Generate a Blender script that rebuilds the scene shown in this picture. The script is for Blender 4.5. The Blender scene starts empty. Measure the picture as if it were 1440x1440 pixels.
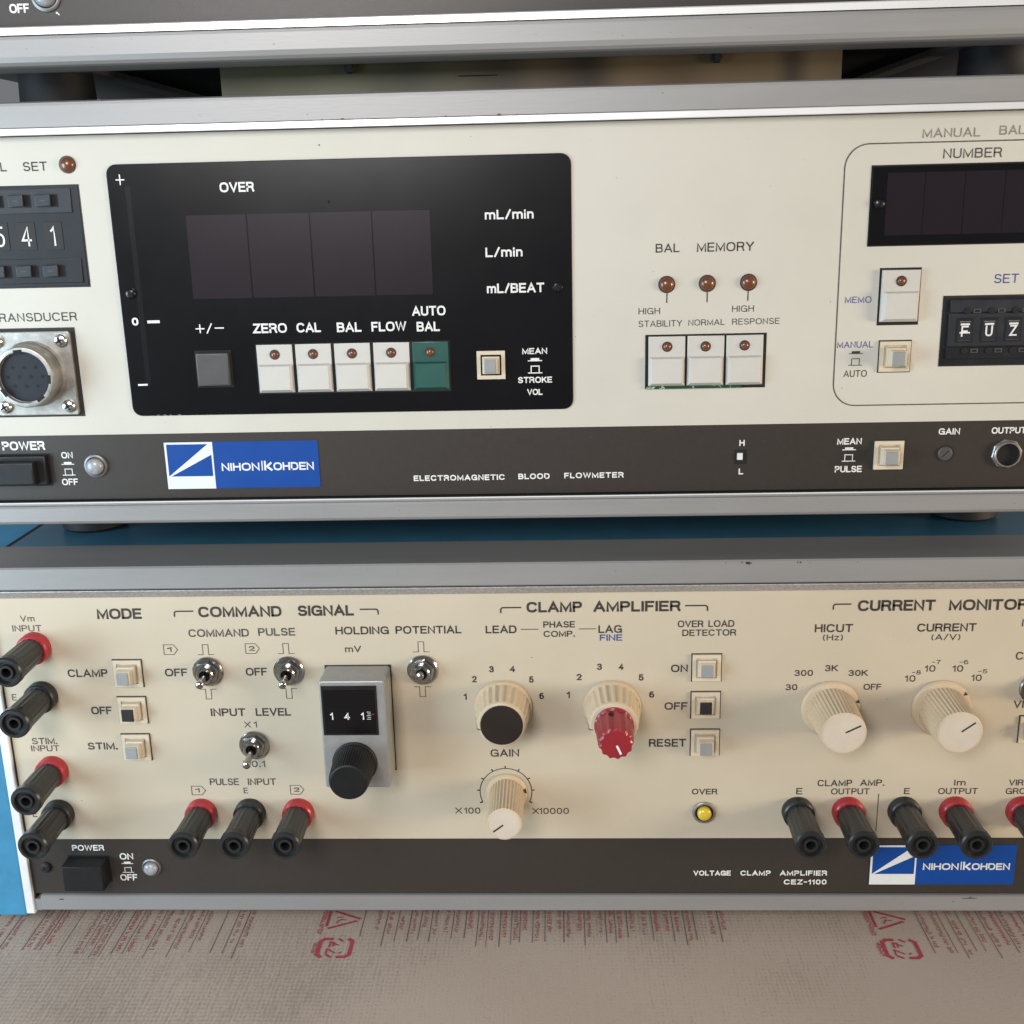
import bpy, math, random
from math import sin, cos, pi, radians
from mathutils import Matrix, Vector

random.seed(7)
scene = bpy.context.scene
col = scene.collection
U = 0.001                                   # everything below is written in millimetres

# ------------------------------------------------------------------ camera
CAM_ROT = ((0.9991047, 0.0129921, 0.0402614), (0.0352973, 0.2686186, -0.9625997), (-0.0233211, 0.9631590, 0.2679195))
CAM_LOC = (16.379, -391.601, 271.761)
cd = bpy.data.cameras.new('camera')
cam = bpy.data.objects.new('camera', cd)
col.objects.link(cam)
cd.sensor_width = 36.0
cd.sensor_fit = 'HORIZONTAL'
cd.lens = 36.0 * 1609.0 / 1440.0
cd.clip_start = 0.01
cd.clip_end = 50.0
m4 = Matrix(CAM_ROT).to_4x4()
m4.translation = Vector(CAM_LOC) * U
cam.matrix_world = m4
scene.camera = cam

# ------------------------------------------------------------------ light
world = bpy.data.worlds.new('World')
scene.world = world
world.use_nodes = True
bg = world.node_tree.nodes['Background']
bg.inputs['Color'].default_value = (0.92, 0.95, 1.0, 1)
bg.inputs['Strength'].default_value = 0.19


def area(name, loc, target, size, power, color, sy=None):
    ld = bpy.data.lights.new(name, 'AREA')
    ld.energy = power
    ld.color = color
    ld.size = size
    if sy:
        ld.shape = 'RECTANGLE'
        ld.size_y = sy
    o = bpy.data.objects.new(name, ld)
    col.objects.link(o)
    o.location = loc
    d = Vector(target) - Vector(loc)
    o.rotation_euler = d.to_track_quat('-Z', 'Y').to_euler()
    return o


area('room_light', (-0.19, -0.70, 0.48), (-0.03, 0, 0.24), 0.24, 3.7, (1.0, 0.965, 0.955), 0.24)
area('window_light', (-0.56, -0.32, 0.18), (-0.14, 0, 0.05), 0.28, 3.9, (0.66, 0.865, 1.0), 0.36)
area('side_lamp', (1.05, -0.42, 0.22), (0.1, 0, 0.12), 0.28, 8.8, (1.0, 0.835, 0.61))

vs = scene.view_settings
vs.view_transform = 'Standard'
vs.look = 'None'
vs.exposure = 0.0
vs.gamma = 1.0
vs.use_curve_mapping = False


# ------------------------------------------------------------------ materials
def mat(name, c, rough=0.5, metal=0.0, var=0.06, scale=60.0, bump=0.0, bscale=900.0,
        c2=None, coat=0.0, stretch=None, spec=0.5, rvar=0.08, detail=6.0, trans=0.0, lo=0.35, hi=0.7):
    m = bpy.data.materials.new(name)
    m.use_nodes = True
    nt = m.node_tree
    b = nt.nodes['Principled BSDF']
    b.inputs['Metallic'].default_value = metal
    b.inputs['Specular IOR Level'].default_value = spec
    b.inputs['Coat Weight'].default_value = coat
    b.inputs['Coat Roughness'].default_value = 0.08
    if trans:
        b.inputs['Transmission Weight'].default_value = trans
    tc = nt.nodes.new('ShaderNodeTexCoord')
    mp = nt.nodes.new('ShaderNodeMapping')
    nt.links.new(tc.outputs['Object'], mp.inputs['Vector'])
    if stretch:
        mp.inputs['Scale'].default_value = stretch
    n = nt.nodes.new('ShaderNodeTexNoise')
    n.inputs['Scale'].default_value = scale
    n.inputs['Detail'].default_value = detail
    n.inputs['Roughness'].default_value = 0.65
    nt.links.new(mp.outputs['Vector'], n.inputs['Vector'])
    r = nt.nodes.new('ShaderNodeValToRGB')
    if c2 is None:
        c2 = tuple(v * (1 - 2 * var) for v in c)
        c1 = tuple(min(1, v * (1 + var)) for v in c)
    else:
        c1 = c
    r.color_ramp.elements[0].position = lo
    r.color_ramp.elements[1].position = hi
    r.color_ramp.elements[0].color = (*c2, 1)
    r.color_ramp.elements[1].color = (*c1, 1)
    nt.links.new(n.outputs['Fac'], r.inputs['Fac'])
    nt.links.new(r.outputs['Color'], b.inputs['Base Color'])
    mr = nt.nodes.new('ShaderNodeMapRange')
    mr.inputs['To Min'].default_value = max(0.02, rough - rvar)
    mr.inputs['To Max'].default_value = min(1.0, rough + rvar)
    nt.links.new(n.outputs['Fac'], mr.inputs['Value'])
    nt.links.new(mr.outputs['Result'], b.inputs['Roughness'])
    if bump:
        n2 = nt.nodes.new('ShaderNodeTexNoise')
        n2.inputs['Scale'].default_value = bscale
        n2.inputs['Detail'].default_value = 3.0
        nt.links.new(mp.outputs['Vector'], n2.inputs['Vector'])
        bp = nt.nodes.new('ShaderNodeBump')
        bp.inputs['Strength'].default_value = bump
        bp.inputs['Distance'].default_value = 0.0002
        nt.links.new(n2.outputs['Fac'], bp.inputs['Height'])
        nt.links.new(bp.outputs['Normal'], b.inputs['Normal'])
    return m


M = {}
M['cream'] = mat('cream_enamel', (0.545, 0.522, 0.458), 0.48, var=0.030, scale=11, bump=0.12, bscale=1500)
M['beige'] = mat('beige_enamel', (0.52, 0.452, 0.345), 0.48, var=0.035, scale=11, bump=0.12, bscale=1500)
M['brown'] = mat('brown_grey_enamel', (0.033, 0.0265, 0.0225), 0.42, var=0.03, scale=400, bump=0.2, bscale=2200, rvar=0.03)
M['alu'] = mat('anodised_aluminium', (0.315, 0.31, 0.308), 0.48, metal=0.4, var=0.05, scale=40, bump=0.16, bscale=1700, stretch=(0.12, 1, 1))
M['trim'] = mat('bright_cut_aluminium', (0.95, 0.95, 0.945), 0.34, metal=0.45, var=0.03, scale=70, stretch=(0.2, 1, 1))
M['rough_alu'] = mat('grained_aluminium', (0.52, 0.51, 0.52), 0.5, metal=0.5, var=0.16, scale=900, bump=0.5, bscale=1400)
M['blue'] = mat('shaded_blue_enamel', (0.052, 0.19, 0.30), 0.34, var=0.05, scale=90, bump=0.12, bscale=1600)  # same paint as the side cheeks, darkened for the shaded cabinet top
M['lit_blue'] = mat('lit_blue_enamel', (0.042, 0.215, 0.37), 0.45, var=0.06, scale=90, bump=0.15, bscale=1600)  # lit copy of the cabinet's blue paint, for the cheeks
M['black'] = mat('black_gloss_acrylic', (0.0022, 0.0022, 0.0030), 0.23, var=0.1, scale=30, rvar=0.03, spec=0.42)
M['black_plastic'] = mat('black_plastic', (0.010, 0.010, 0.011), 0.42, var=0.12, scale=200, bump=0.12, bscale=1200, spec=0.35)
M['jack_black'] = mat('black_jack_plastic', (0.016, 0.017, 0.018), 0.36, var=0.12, scale=200, bump=0.10, bscale=1200)
M['dial_black'] = mat('black_dial_plastic', (0.008, 0.008, 0.0085), 0.5, var=0.1, scale=200, spec=0.3)
M['dull_black'] = mat('dull_black', (0.012, 0.011, 0.011), 0.65, var=0.1, scale=100)
M['hole'] = mat('dark_cavity', (0.004, 0.004, 0.004), 0.8, var=0.05, scale=100)
M['digit_glass'] = mat('smoked_digit_filter', (0.0135, 0.0085, 0.0125), 0.27, var=0.04, scale=30, spec=0.38, rvar=0.015, detail=2.0)
M['navy'] = mat('blue_black_plastic', (0.008, 0.010, 0.014), 0.45, var=0.1, scale=140, bump=0.1, bscale=1200, spec=0.35)
M['navy_light'] = mat('worn_blue_black_plastic', (0.020, 0.023, 0.030), 0.45, var=0.12, scale=140, bump=0.1, bscale=1200, spec=0.4)
M['grey_plastic'] = mat('charcoal_plastic', (0.062, 0.060, 0.060), 0.5, var=0.06, scale=200, bump=0.15, bscale=1400)
M['white_plastic'] = mat('white_key_plastic', (0.53, 0.512, 0.475), 0.38, var=0.025, scale=60)
M['green_plastic'] = mat('dark_green_plastic', (0.012, 0.075, 0.060), 0.38, var=0.05, scale=60)
M['ivory'] = mat('ivory_plastic', (0.60, 0.52, 0.40), 0.42, var=0.04, scale=120)
M['knob_ivory'] = mat('ivory_knob_plastic', (0.57, 0.455, 0.315), 0.34, var=0.04, scale=120)
M['knob_face'] = mat('pale_knob_face', (0.58, 0.505, 0.415), 0.42, var=0.03, scale=80)
M['btn_grey'] = mat('grey_button_face', (0.27, 0.28, 0.285), 0.4, var=0.03, scale=90)
M['dark_disc'] = mat('dark_brown_disc', (0.021, 0.0145, 0.0110), 0.6, var=0.06, scale=160, spec=0.25)
M['red'] = mat('red_plastic', (0.36, 0.022, 0.032), 0.33, var=0.06, scale=120, coat=0.15)
M['red_knob'] = mat('dark_red_knob', (0.27, 0.016, 0.026), 0.36, var=0.06, scale=120, coat=0.1)
M['amber'] = mat('amber_led_lens', (0.150, 0.052, 0.024), 0.24, var=0.12, scale=400, coat=0.3)
M['amber_rim'] = mat('dark_led_rim', (0.045, 0.022, 0.014), 0.5, var=0.1, scale=200)
M['pearl'] = mat('clear_neon_lens', (0.33, 0.345, 0.37), 0.25, var=0.2, scale=260, coat=0.2)
M['yellow'] = mat('yellow_lens', (0.66, 0.47, 0.035), 0.25, var=0.05, scale=160, coat=0.5)
M['chrome'] = mat('nickel_plate', (0.42, 0.41, 0.385), 0.2, metal=1.0, var=0.1, scale=200, rvar=0.06)
M['ring'] = mat('dull_lamp_ring', (0.20, 0.195, 0.19), 0.42, metal=0.7, var=0.1, scale=200)
M['nickel'] = mat('satin_nickel', (0.40, 0.38, 0.35), 0.42, metal=0.85, var=0.14, scale=220, bump=0.15)
M['screw'] = mat('bright_screw', (0.66, 0.65, 0.62), 0.22, metal=1.0, var=0.08, scale=300)
M['module'] = mat('grey_cast_metal', (0.33, 0.325, 0.315), 0.45, metal=0.4, var=0.05, scale=200, bump=0.1, bscale=1600)
M['ink'] = mat('dark_brown_ink', (0.042, 0.034, 0.028), 0.6, var=0.2, scale=500)
M['thin_ink'] = mat('grey_brown_ink', (0.095, 0.078, 0.062), 0.6, var=0.25, scale=500)
M['grey_ink'] = mat('faded_grey_ink', (0.24, 0.21, 0.18), 0.6, var=0.2, scale=500)
M['blue_ink'] = mat('blue_ink', (0.055, 0.075, 0.27), 0.6, var=0.2, scale=500)
M['white_ink'] = mat('white_ink', (0.74, 0.74, 0.72), 0.55, var=0.08, scale=500)
M['logo_blue'] = mat('badge_blue', (0.0015, 0.052, 0.27), 0.5, var=0.03, scale=80, spec=0.3)
M['logo_white'] = mat('badge_white', (0.66, 0.68, 0.68), 0.45, var=0.02, scale=80)
M['faint'] = mat('faint_grey_mark', (0.0055, 0.0055, 0.0065), 0.25, var=0.05, scale=60, spec=0.42, rvar=0.02)
M['pcb'] = mat('green_circuit_board', (0.35, 0.45, 0.36), 0.4, c2=(0.006, 0.050, 0.024), scale=520, lo=0.57, hi=0.62)
M['gap_reflection'] = mat('painted_gap_reflection', (0.42, 0.28, 0.12), 0.45, metal=0.2, c2=(0.13, 0.125, 0.06), scale=26, stretch=(1, 1, 0.02), detail=2.5, bump=0.1)
M['insert'] = mat('dark_socket_insert', (0.015, 0.018, 0.026), 0.6, var=0.1, scale=200, spec=0.3)
M['scratch'] = mat('rubbed_enamel', (0.44, 0.415, 0.36), 0.5, var=0.05, scale=200)
M['dark_steel'] = mat('dark_steel', (0.075, 0.078, 0.078), 0.5, metal=0.3, var=0.12, scale=60)
M['rubber'] = mat('black_rubber', (0.013, 0.013, 0.016), 0.65, var=0.1, scale=200)
M['red_print'] = mat('red_print', (0.32, 0.020, 0.045), 0.7, c2=(0.34, 0.060, 0.075), scale=700)
M['plum_print'] = mat('dull_red_print', (0.24, 0.040, 0.055), 0.7, c2=(0.28, 0.10, 0.10), scale=600)
M['line_print'] = mat('thin_dark_print', (0.10, 0.060, 0.060), 0.7, c2=(0.2, 0.13, 0.12), scale=600)


# blurred reflection in the gap, painted as colour bars along an added plate
gm = M['gap_reflection']
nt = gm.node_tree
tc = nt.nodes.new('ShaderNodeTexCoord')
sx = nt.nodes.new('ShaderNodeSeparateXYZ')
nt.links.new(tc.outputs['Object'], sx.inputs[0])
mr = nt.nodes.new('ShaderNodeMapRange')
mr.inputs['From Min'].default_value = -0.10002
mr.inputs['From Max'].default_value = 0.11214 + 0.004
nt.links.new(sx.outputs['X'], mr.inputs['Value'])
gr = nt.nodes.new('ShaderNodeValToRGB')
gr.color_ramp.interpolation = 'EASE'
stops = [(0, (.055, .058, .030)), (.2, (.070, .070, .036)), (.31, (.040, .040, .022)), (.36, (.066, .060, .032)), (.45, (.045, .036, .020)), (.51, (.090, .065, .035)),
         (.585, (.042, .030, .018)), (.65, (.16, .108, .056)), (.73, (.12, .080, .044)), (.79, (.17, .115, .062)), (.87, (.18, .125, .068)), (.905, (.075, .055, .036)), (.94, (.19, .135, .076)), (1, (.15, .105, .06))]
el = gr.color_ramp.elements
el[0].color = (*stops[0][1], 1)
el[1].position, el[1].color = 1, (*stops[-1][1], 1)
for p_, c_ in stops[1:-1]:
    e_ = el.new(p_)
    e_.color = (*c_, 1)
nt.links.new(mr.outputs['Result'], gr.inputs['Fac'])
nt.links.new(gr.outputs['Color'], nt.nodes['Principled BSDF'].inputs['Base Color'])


# ------------------------------------------------------------------ lettering
def ell(cx, cy, rx, ry, a0, a1, n=9, p=2.5):
    """superellipse arc, a little squarer than a circle like engraved lettering"""
    out = []
    for k in range(n + 1):
        a = radians(a0 + (a1 - a0) * k / n)
        c, s_ = cos(a), sin(a)
        out.append((cx + rx * math.copysign(abs(c) ** (2 / p), c), cy + ry * math.copysign(abs(s_) ** (2 / p), s_)))
    return out


def make_font():
    """single-stroke engraved capitals: name -> (width, strokes), cap height 1"""
    F = {}
    F['A'] = (.78, [[(0, 0), (.39, 1), (.78, 0)], [(.13, .31), (.65, .31)]])
    F['B'] = (.66, [[(.40, .53), (0, .53), (0, 1), (.38, 1)] + ell(.38, .765, .24, .235, 90, -90, 6) + [(.40, .53)], [(0, .53), (0, 0), (.40, 0)] + ell(.40, .265, .26, .265, -90, 90, 6)])
    F['C'] = (.76, [ell(.39, .5, .39, .5, 38, 322, 22)])
    F['D'] = (.72, [[(0, 0), (0, 1), (.33, 1)] + ell(.33, .5, .39, .5, 90, -90, 12) + [(.33, 0), (0, 0)]])
    F['E'] = (.60, [[(.60, 1), (0, 1), (0, 0), (.60, 0)], [(0, .52), (.54, .52)]])
    F['F'] = (.56, [[(.56, 1), (0, 1), (0, 0)], [(0, .50), (.49, .50)]])
    F['G'] = (.78, [ell(.40, .5, .40, .5, 40, 335, 22) + [(.78, .47), (.44, .47)], [(.78, .47), (.78, 0)]])
    F['H'] = (.68, [[(0, 0), (0, 1)], [(.68, 0), (.68, 1)], [(0, .53), (.68, .53)]])
    F['I'] = (.0, [[(0, 0), (0, 1)]])
    F['K'] = (.66, [[(0, 0), (0, 1)], [(.62, 1), (0, .40)], [(.22, .62), (.66, 0)]])
    F['L'] = (.54, [[(0, 1), (0, 0), (.54, 0)]])
    F['M'] = (.84, [[(0, 0), (0, 1), (.42, .10), (.84, 1), (.84, 0)]])
    F['N'] = (.68, [[(0, 0), (0, 1), (.68, 0), (.68, 1)]])
    F['O'] = (.82, [ell(.41, .5, .41, .5, 90, 450, 28) + ['close']])
    F['P'] = (.62, [[(0, 0), (0, 1), (.36, 1)] + ell(.36, .735, .26, .265, 90, -90, 8) + [(.36, .47), (0, .47)]])
    F['R'] = (.68, [[(0, 0), (0, 1), (.40, 1)] + ell(.40, .745, .25, .255, 90, -90, 8) + [(.40, .49), (0, .49)], [(.40, .49), (.58, .38), (.62, .1), (.68, 0)]])
    F['S'] = (.66, [ell(.33, .75, .29, .25, 22, 270, 13, 2.3)[:-1] + [(.36, .49)] + ell(.34, .25, .32, .25, 80, -160, 13, 2.3)])
    F['T'] = (.68, [[(0, 1), (.68, 1)], [(.34, 1), (.34, 0)]])
    F['U'] = (.68, [[(0, 1), (0, .34)] + ell(.34, .34, .34, .34, 180, 360, 12) + [(.68, 1)]])
    F['V'] = (.74, [[(0, 1), (.37, 0), (.74, 1)]])
    F['W'] = (1.06, [[(0, 1), (.26, 0), (.53, 1), (.80, 0), (1.06, 1)]])
    F['X'] = (.70, [[(0, 0), (.70, 1)], [(0, 1), (.70, 0)]])
    F['Y'] = (.72, [[(0, 1), (.36, .44), (.72, 1)], [(.36, .44), (.36, 0)]])
    F['Z'] = (.64, [[(.02, 1), (.64, 1), (0, 0), (.66, 0)]])
    F['0'] = (.56, [ell(.28, .5, .28, .5, 90, 450, 24) + ['close']])
    F['1'] = (.22, [[(0, .76), (.10, .82), (.22, 1), (.22, 0)]])
    F['2'] = (.56, [ell(.28, .72, .27, .28, 170, -30, 10, 2.2) + [(.40, .44), (0, .0), (.56, 0)]])
    F['3'] = (.56, [ell(.27, .755, .25, .245, 160, -80, 10, 2.2) + [(.22, .52)], [(.22, .52)] + ell(.27, .265, .29, .265, 80, -160, 11, 2.2)])
    F['4'] = (.58, [[(.42, 0), (.42, 1), (0, .28), (.58, .28)]])
    F['5'] = (.56, [[(.50, 1), (.09, 1), (.03, .50)] + ell(.28, .32, .28, .32, 140, -160, 13, 2.2)])
    F['6'] = (.56, [[(.46, .97), (.30, 1)] + ell(.30, .5, .30, .5, 100, 180, 7) + ell(.28, .31, .28, .31, 180, -180, 18, 2.2)])
    F['7'] = (.54, [[(0, 1), (.54, 1), (.26, .45), (.20, 0)]])
    F['8'] = (.56, [ell(.28, .76, .24, .24, 90, 450, 18, 2.2) + ['close'], ell(.28, .265, .28, .265, 90, 450, 18, 2.2) + ['close']])
    F['m'] = (.86, [[(0, 0), (0, .70)], [(0, .44)] + ell(.215, .44, .215, .26, 180, 0, 8) + [(.43, 0)], [(.43, .44)] + ell(.645, .44, .215, .26, 180, 0, 8) + [(.86, 0)]])
    F['n'] = (.46, [[(0, 0), (0, .70)], [(0, .42)] + ell(.23, .42, .23, .28, 180, 0, 8) + [(.46, 0)]])
    F['i'] = (.0, [[(0, 0), (0, .58)], [(0, .90), (0, .95)]])
    F['z'] = (.46, [[(0, .70), (.46, .70), (0, 0), (.46, 0)]])
    F['.'] = (.06, [[(0, 0), (.06, 0)], [(0, .06), (.06, .06)]])
    F['-'] = (.36, [[(0, .5), (.36, .5)]])
    F['/'] = (.40, [[(0, -.02), (.40, 1.04)]])
    F['('] = (.18, [ell(.40, .45, .40, .68, 132, 228, 8, 2.0)])
    F[')'] = (.18, [ell(-.22, .45, .40, .68, -48, 48, 8, 2.0)])
    F[' '] = (.30, [])
    return F


FONT = make_font()


# ------------------------------------------------------------------ mesh builder (local x right, z up, h towards the viewer)
class MB:
    def __init__(s):
        s.v, s.f, s.m, s.mats = [], [], [], []

    def mi(s, name):
        if name not in s.mats:
            s.mats.append(name)
        return s.mats.index(name)

    def add(s, vs, fs, m):
        b = len(s.v)
        i = s.mi(m)
        s.v += vs
        for f in fs:
            s.f.append([b + k for k in f])
            s.m.append(i)

    def prism(s, poly, h0, h1, m, bev=0.0, seg=2, back=False, bm=None):
        """poly [(x,z)] counter-clockwise seen from the front, from height h0 up to h1, front edge rounded by bev"""
        a = sum(poly[i][0] * poly[(i + 1) % len(poly)][1] - poly[(i + 1) % len(poly)][0] * poly[i][1] for i in range(len(poly)))
        if a < 0:
            poly = poly[::-1]
        n = len(poly)
        rings = [(0.0, h0)]
        if bev > 0:
            for k in range(seg + 1):
                t = k / seg * pi / 2
                rings.append((bev * (1 - cos(t)), h1 - bev + bev * sin(t)))
        else:
            rings.append((0.0, h1))
        vs, fs = [], []
        for off, h in rings:
            for i in range(n):
                p0, p, p1 = poly[i - 1], poly[i], poly[(i + 1) % n]
                e0 = Vector((p[0] - p0[0], p[1] - p0[1])).normalized()
                e1 = Vector((p1[0] - p[0], p1[1] - p[1])).normalized()
                n0, n1 = Vector((-e0.y, e0.x)), Vector((-e1.y, e1.x))
                d = 1 + n0.dot(n1)
                mv = (n0 + n1) / max(d, 0.3)
                vs.append((p[0] + mv.x * off, -h, p[1] + mv.y * off))
        for r in range(len(rings) - 1):
            for i in range(n):
                j = (i + 1) % n
                fs.append([r * n + i, r * n + j, (r + 1) * n + j, (r + 1) * n + i])
        s.add(vs, fs, bm or m)
        last = [vs[(len(rings) - 1) * n + i] for i in range(n)]
        s.add(last, [list(range(n))], m)
        if back:
            s.add(vs[:n], [list(range(n))[::-1]], m)

    def rect(s, x0, x1, z0, z1, h0, h1, m, bev=0.0, rad=0.0, back=False, seg=2):
        s.prism(rrect(x0, x1, z0, z1, rad), h0, h1, m, bev, seg, back)

    def box(s, x0, x1, y0, y1, z0, z1, m):
        vs = [(x, y, z) for x in (x0, x1) for y in (y0, y1) for z in (z0, z1)]
        s.add(vs, [[0, 1, 3, 2], [4, 6, 7, 5], [0, 4, 5, 1], [2, 3, 7, 6], [0, 2, 6, 4], [1, 5, 7, 3]], m)

    def lathe(s, cx, cz, prof, m, seg=40, fl=None, cap=True, rot=0.0, capm=None):
        """prof [(h, r)] from the panel outwards; fl=(count, depth, from, to) flutes the rings from..to"""
        vs, fs = [], []
        n = seg
        if fl:
            n = fl[0] * 6
        for k, (h, r) in enumerate(prof):
            for i in range(n):
                a = 2 * pi * i / n + rot
                rr = r
                if fl and fl[2] <= k <= fl[3]:
                    rr = r - fl[1] * (0, .35, .9, 1, .9, .35)[i % 6]
                vs.append((cx + rr * cos(a), -h, cz + rr * sin(a)))
        for k in range(len(prof) - 1):
            for i in range(n):
                j = (i + 1) % n
                fs.append([k * n + i, k * n + j, (k + 1) * n + j, (k + 1) * n + i])
        s.add(vs, fs, m)
        if cap:
            s.add(vs[-n:], [list(range(n))], capm or m)

    def extrude_x(s, prof, x0, x1, mats):
        """profile [(h, z)] swept along x; mats per edge"""
        n = len(prof)
        for i in range(n):
            j = (i + 1) % n
            a, b = prof[i], prof[j]
            m = mats[i] if isinstance(mats, (list, tuple)) else mats
            s.add([(x0, -a[0], a[1]), (x1, -a[0], a[1]), (x1, -b[0], b[1]), (x0, -b[0], b[1])], [[0, 1, 2, 3]], m)
        m = mats[0] if isinstance(mats, (list, tuple)) else mats
        s.add([(x0, -h, z) for h, z in prof], [list(range(n))], m)
        s.add([(x1, -h, z) for h, z in prof], [list(range(n))[::-1]], m)

    def ribbon(s, pts, w, h, m, closed=False):
        n = len(pts)
        vs = []
        for i in range(n):
            p = Vector(pts[i])
            a = Vector(pts[i - 1]) if (i > 0 or closed) else None
            b = Vector(pts[(i + 1) % n]) if (i < n - 1 or closed) else None
            ds = []
            if a is not None and (p - a).length > 1e-6:
                ds.append((p - a).normalized())
            if b is not None and (b - p).length > 1e-6:
                ds.append((b - p).normalized())
            nn = [Vector((-d.y, d.x)) for d in ds]
            q = nn[0] if len(nn) == 1 else (nn[0] + nn[1]) / max(0.4, 1 + nn[0].dot(nn[1]))
            vs.append((p.x + q.x * w / 2, -h, p.y + q.y * w / 2))
            vs.append((p.x - q.x * w / 2, -h, p.y - q.y * w / 2))
        fs = [[2 * i + 1, 2 * i, 2 * i + 2, 2 * i + 3][::-1] for i in range(n - 1)]
        if closed:
            fs.append([2 * n - 1, 2 * n - 2, 0, 1][::-1])
        s.add(vs, fs, m)

    def flat(s, poly, h, m):
        s.add([(x, -h, z) for x, z in poly], [list(range(len(poly)))], m)

    def tube(s, pts, rad, m, seg=14):
        """pts [(x,y,z)] straight-ish run, a radius per point, round end caps left flat"""
        vs, fs = [], []
        d = (Vector(pts[-1]) - Vector(pts[0])).normalized()
        u = d.cross(Vector((1, 0, 0.01))).normalized()
        w = d.cross(u)
        for p, r in zip(pts, rad):
            for i in range(seg):
                a = 2 * pi * i / seg
                q = Vector(p) + (u * cos(a) + w * sin(a)) * r
                vs.append(tuple(q))
        for k in range(len(pts) - 1):
            for i in range(seg):
                j = (i + 1) % seg
                fs.append([k * seg + i, k * seg + j, (k + 1) * seg + j, (k + 1) * seg + i])
        fs.append([(len(pts) - 1) * seg + i for i in range(seg)])
        fs.append([i for i in range(seg)][::-1])
        s.add(vs, fs, m)

    def text(s, body, xl, xr, zb, cap, m='ink', w=0.012, h=0.08, sp=1.0, shear=0.0):
        """engraved capitals between xl and xr on base line zb; w sets the stroke weight"""
        lw = cap * (0.136 + 3.4 * w)
        gap = (.30 + .0) * sp
        total = sum(FONT[c][0] for c in body) + gap * (len(body) - 1)
        ink = xr - xl - lw
        sx = ink / total if total > .05 else cap
        x = xl + lw / 2
        k = 0
        zc = cap - lw
        for c in body:
            cw, strokes = FONT[c]
            for st in strokes:
                cl = st[-1] == 'close'
                pts = [(x + p[0] * sx, zb + lw / 2 + p[1] * zc) for p in (st[:-2] if cl else st)]
                clean = [pts[0]]
                for q in pts[1:]:
                    if abs(q[0] - clean[-1][0]) + abs(q[1] - clean[-1][1]) > lw * .04:
                        clean.append(q)
                if not cl and len(clean) > 1:
                    for e0, e1, idx in ((0, 1, 0), (-1, -2, len(clean) - 1)):
                        d = Vector(clean[e0]) - Vector(clean[e1])
                        d.normalize()
                        clean[idx] = (clean[idx][0] + d.x * lw * .45, clean[idx][1] + d.y * lw * .45)
                s.ribbon(clean, lw, h + .004 * (k % 3), m, closed=cl)
                k += 1
            x += (cw + gap) * sx

    def mesh(s, name, origin=(0, 0, 0), smooth=32):
        me = bpy.data.meshes.new(name)
        ox, oy, oz = origin
        me.from_pydata([((x - ox) * U, (y - oy) * U, (z - oz) * U) for x, y, z in s.v], [], s.f)
        for k in s.mats:
            me.materials.append(M[k])
        me.polygons.foreach_set('material_index', s.m)
        me.validate()
        if smooth:
            me.shade_smooth()
            me.set_sharp_from_angle(angle=radians(smooth))
        me.update()
        return me


def wear(b, x0, x1, z0, z1, h, n, m='thin_ink', r0=.05, r1=.13, seed=1):
    """small specks, dust and nicks scattered over a surface"""
    r_ = random.Random(seed)
    for i in range(n):
        x, z, r = r_.uniform(x0, x1), r_.uniform(z0, z1), r_.uniform(r0, r1) * (1 if r_.random() < .85 else 1.8)
        k = r_.randint(5, 7)
        e = r_.uniform(.5, 2.2)
        b.flat([(x + e * r * r_.uniform(.5, 1.2) * cos(2 * pi * j / k), z + r * r_.uniform(.5, 1.2) * sin(2 * pi * j / k)) for j in range(k)], h, m)


def rrect(x0, x1, z0, z1, r=0.0, seg=5):
    if r <= 0:
        return [(x0, z0), (x1, z0), (x1, z1), (x0, z1)]
    out = []
    for cx, cz, a0 in ((x1 - r, z0 + r, -90), (x1 - r, z1 - r, 0), (x0 + r, z1 - r, 90), (x0 + r, z0 + r, 180)):
        for k in range(seg + 1):
            a = radians(a0 + 90 * k / seg)
            out.append((cx + r * cos(a), cz + r * sin(a)))
    return out


def circ(cx, cz, r, n=24, a0=0.0, a1=360.0):
    return [(cx + r * cos(radians(a0 + (a1 - a0) * k / n)), cz + r * sin(radians(a0 + (a1 - a0) * k / n))) for k in range(n + (0 if a1 - a0 >= 360 else 1))]


ORIG = {}


def link(name, me, parent=None, loc=(0, 0, 0), label=None):
    """one object at world position loc (mm), parented without moving"""
    o = bpy.data.objects.new(name, me)
    col.objects.link(o)
    p = ORIG[parent.name] if parent else (0, 0, 0)
    o.location = [(a - b) * U for a, b in zip(loc, p)]
    if parent:
        o.parent = parent
    ORIG[o.name] = loc
    if label:
        o['label'] = label
    return o


def part(name, mb, parent, origin=(0, 0, 0), label=None, smooth=32):
    return link(name, mb.mesh(name, origin, smooth), parent, origin, label)


def thing(name, loc, label, cat, group=None):
    o = link(name, None, None, loc, label)
    o['category'] = cat
    if group:
        o['group'] = group
    return o


_cache = {}


def inst(name, key, make, parent, loc, label=None):
    """a part whose mesh is made once and shared by its repeats"""
    if key not in _cache:
        mb = MB()
        make(mb)
        _cache[key] = mb.mesh(name)
    return link(name, _cache[key], parent, loc, label)


# ------------------------------------------------------------------ the kinds of control on the panels
def led(parent, x, z, r=2.9, h=0.0):
    def rim(b):
        b.lathe(0, 0, [(0, r), (0.25, r), (0.25, r * 0.86)], 'amber_rim', 28)
    o = inst('indicator_lamp', ('rim', r), rim, parent, (x, -h, z))

    def lens(b):
        b.lathe(0, 0, [(0.1, r * .88)] + [(0.1 + r * .62 * sin(t), r * .88 * cos(t)) for t in (0.25, .5, .75, 1.0, 1.25, 1.45)], 'amber', 28)
    inst('lens', ('ledlens', r), lens, o, (x, -h, z))
    return o


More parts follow.
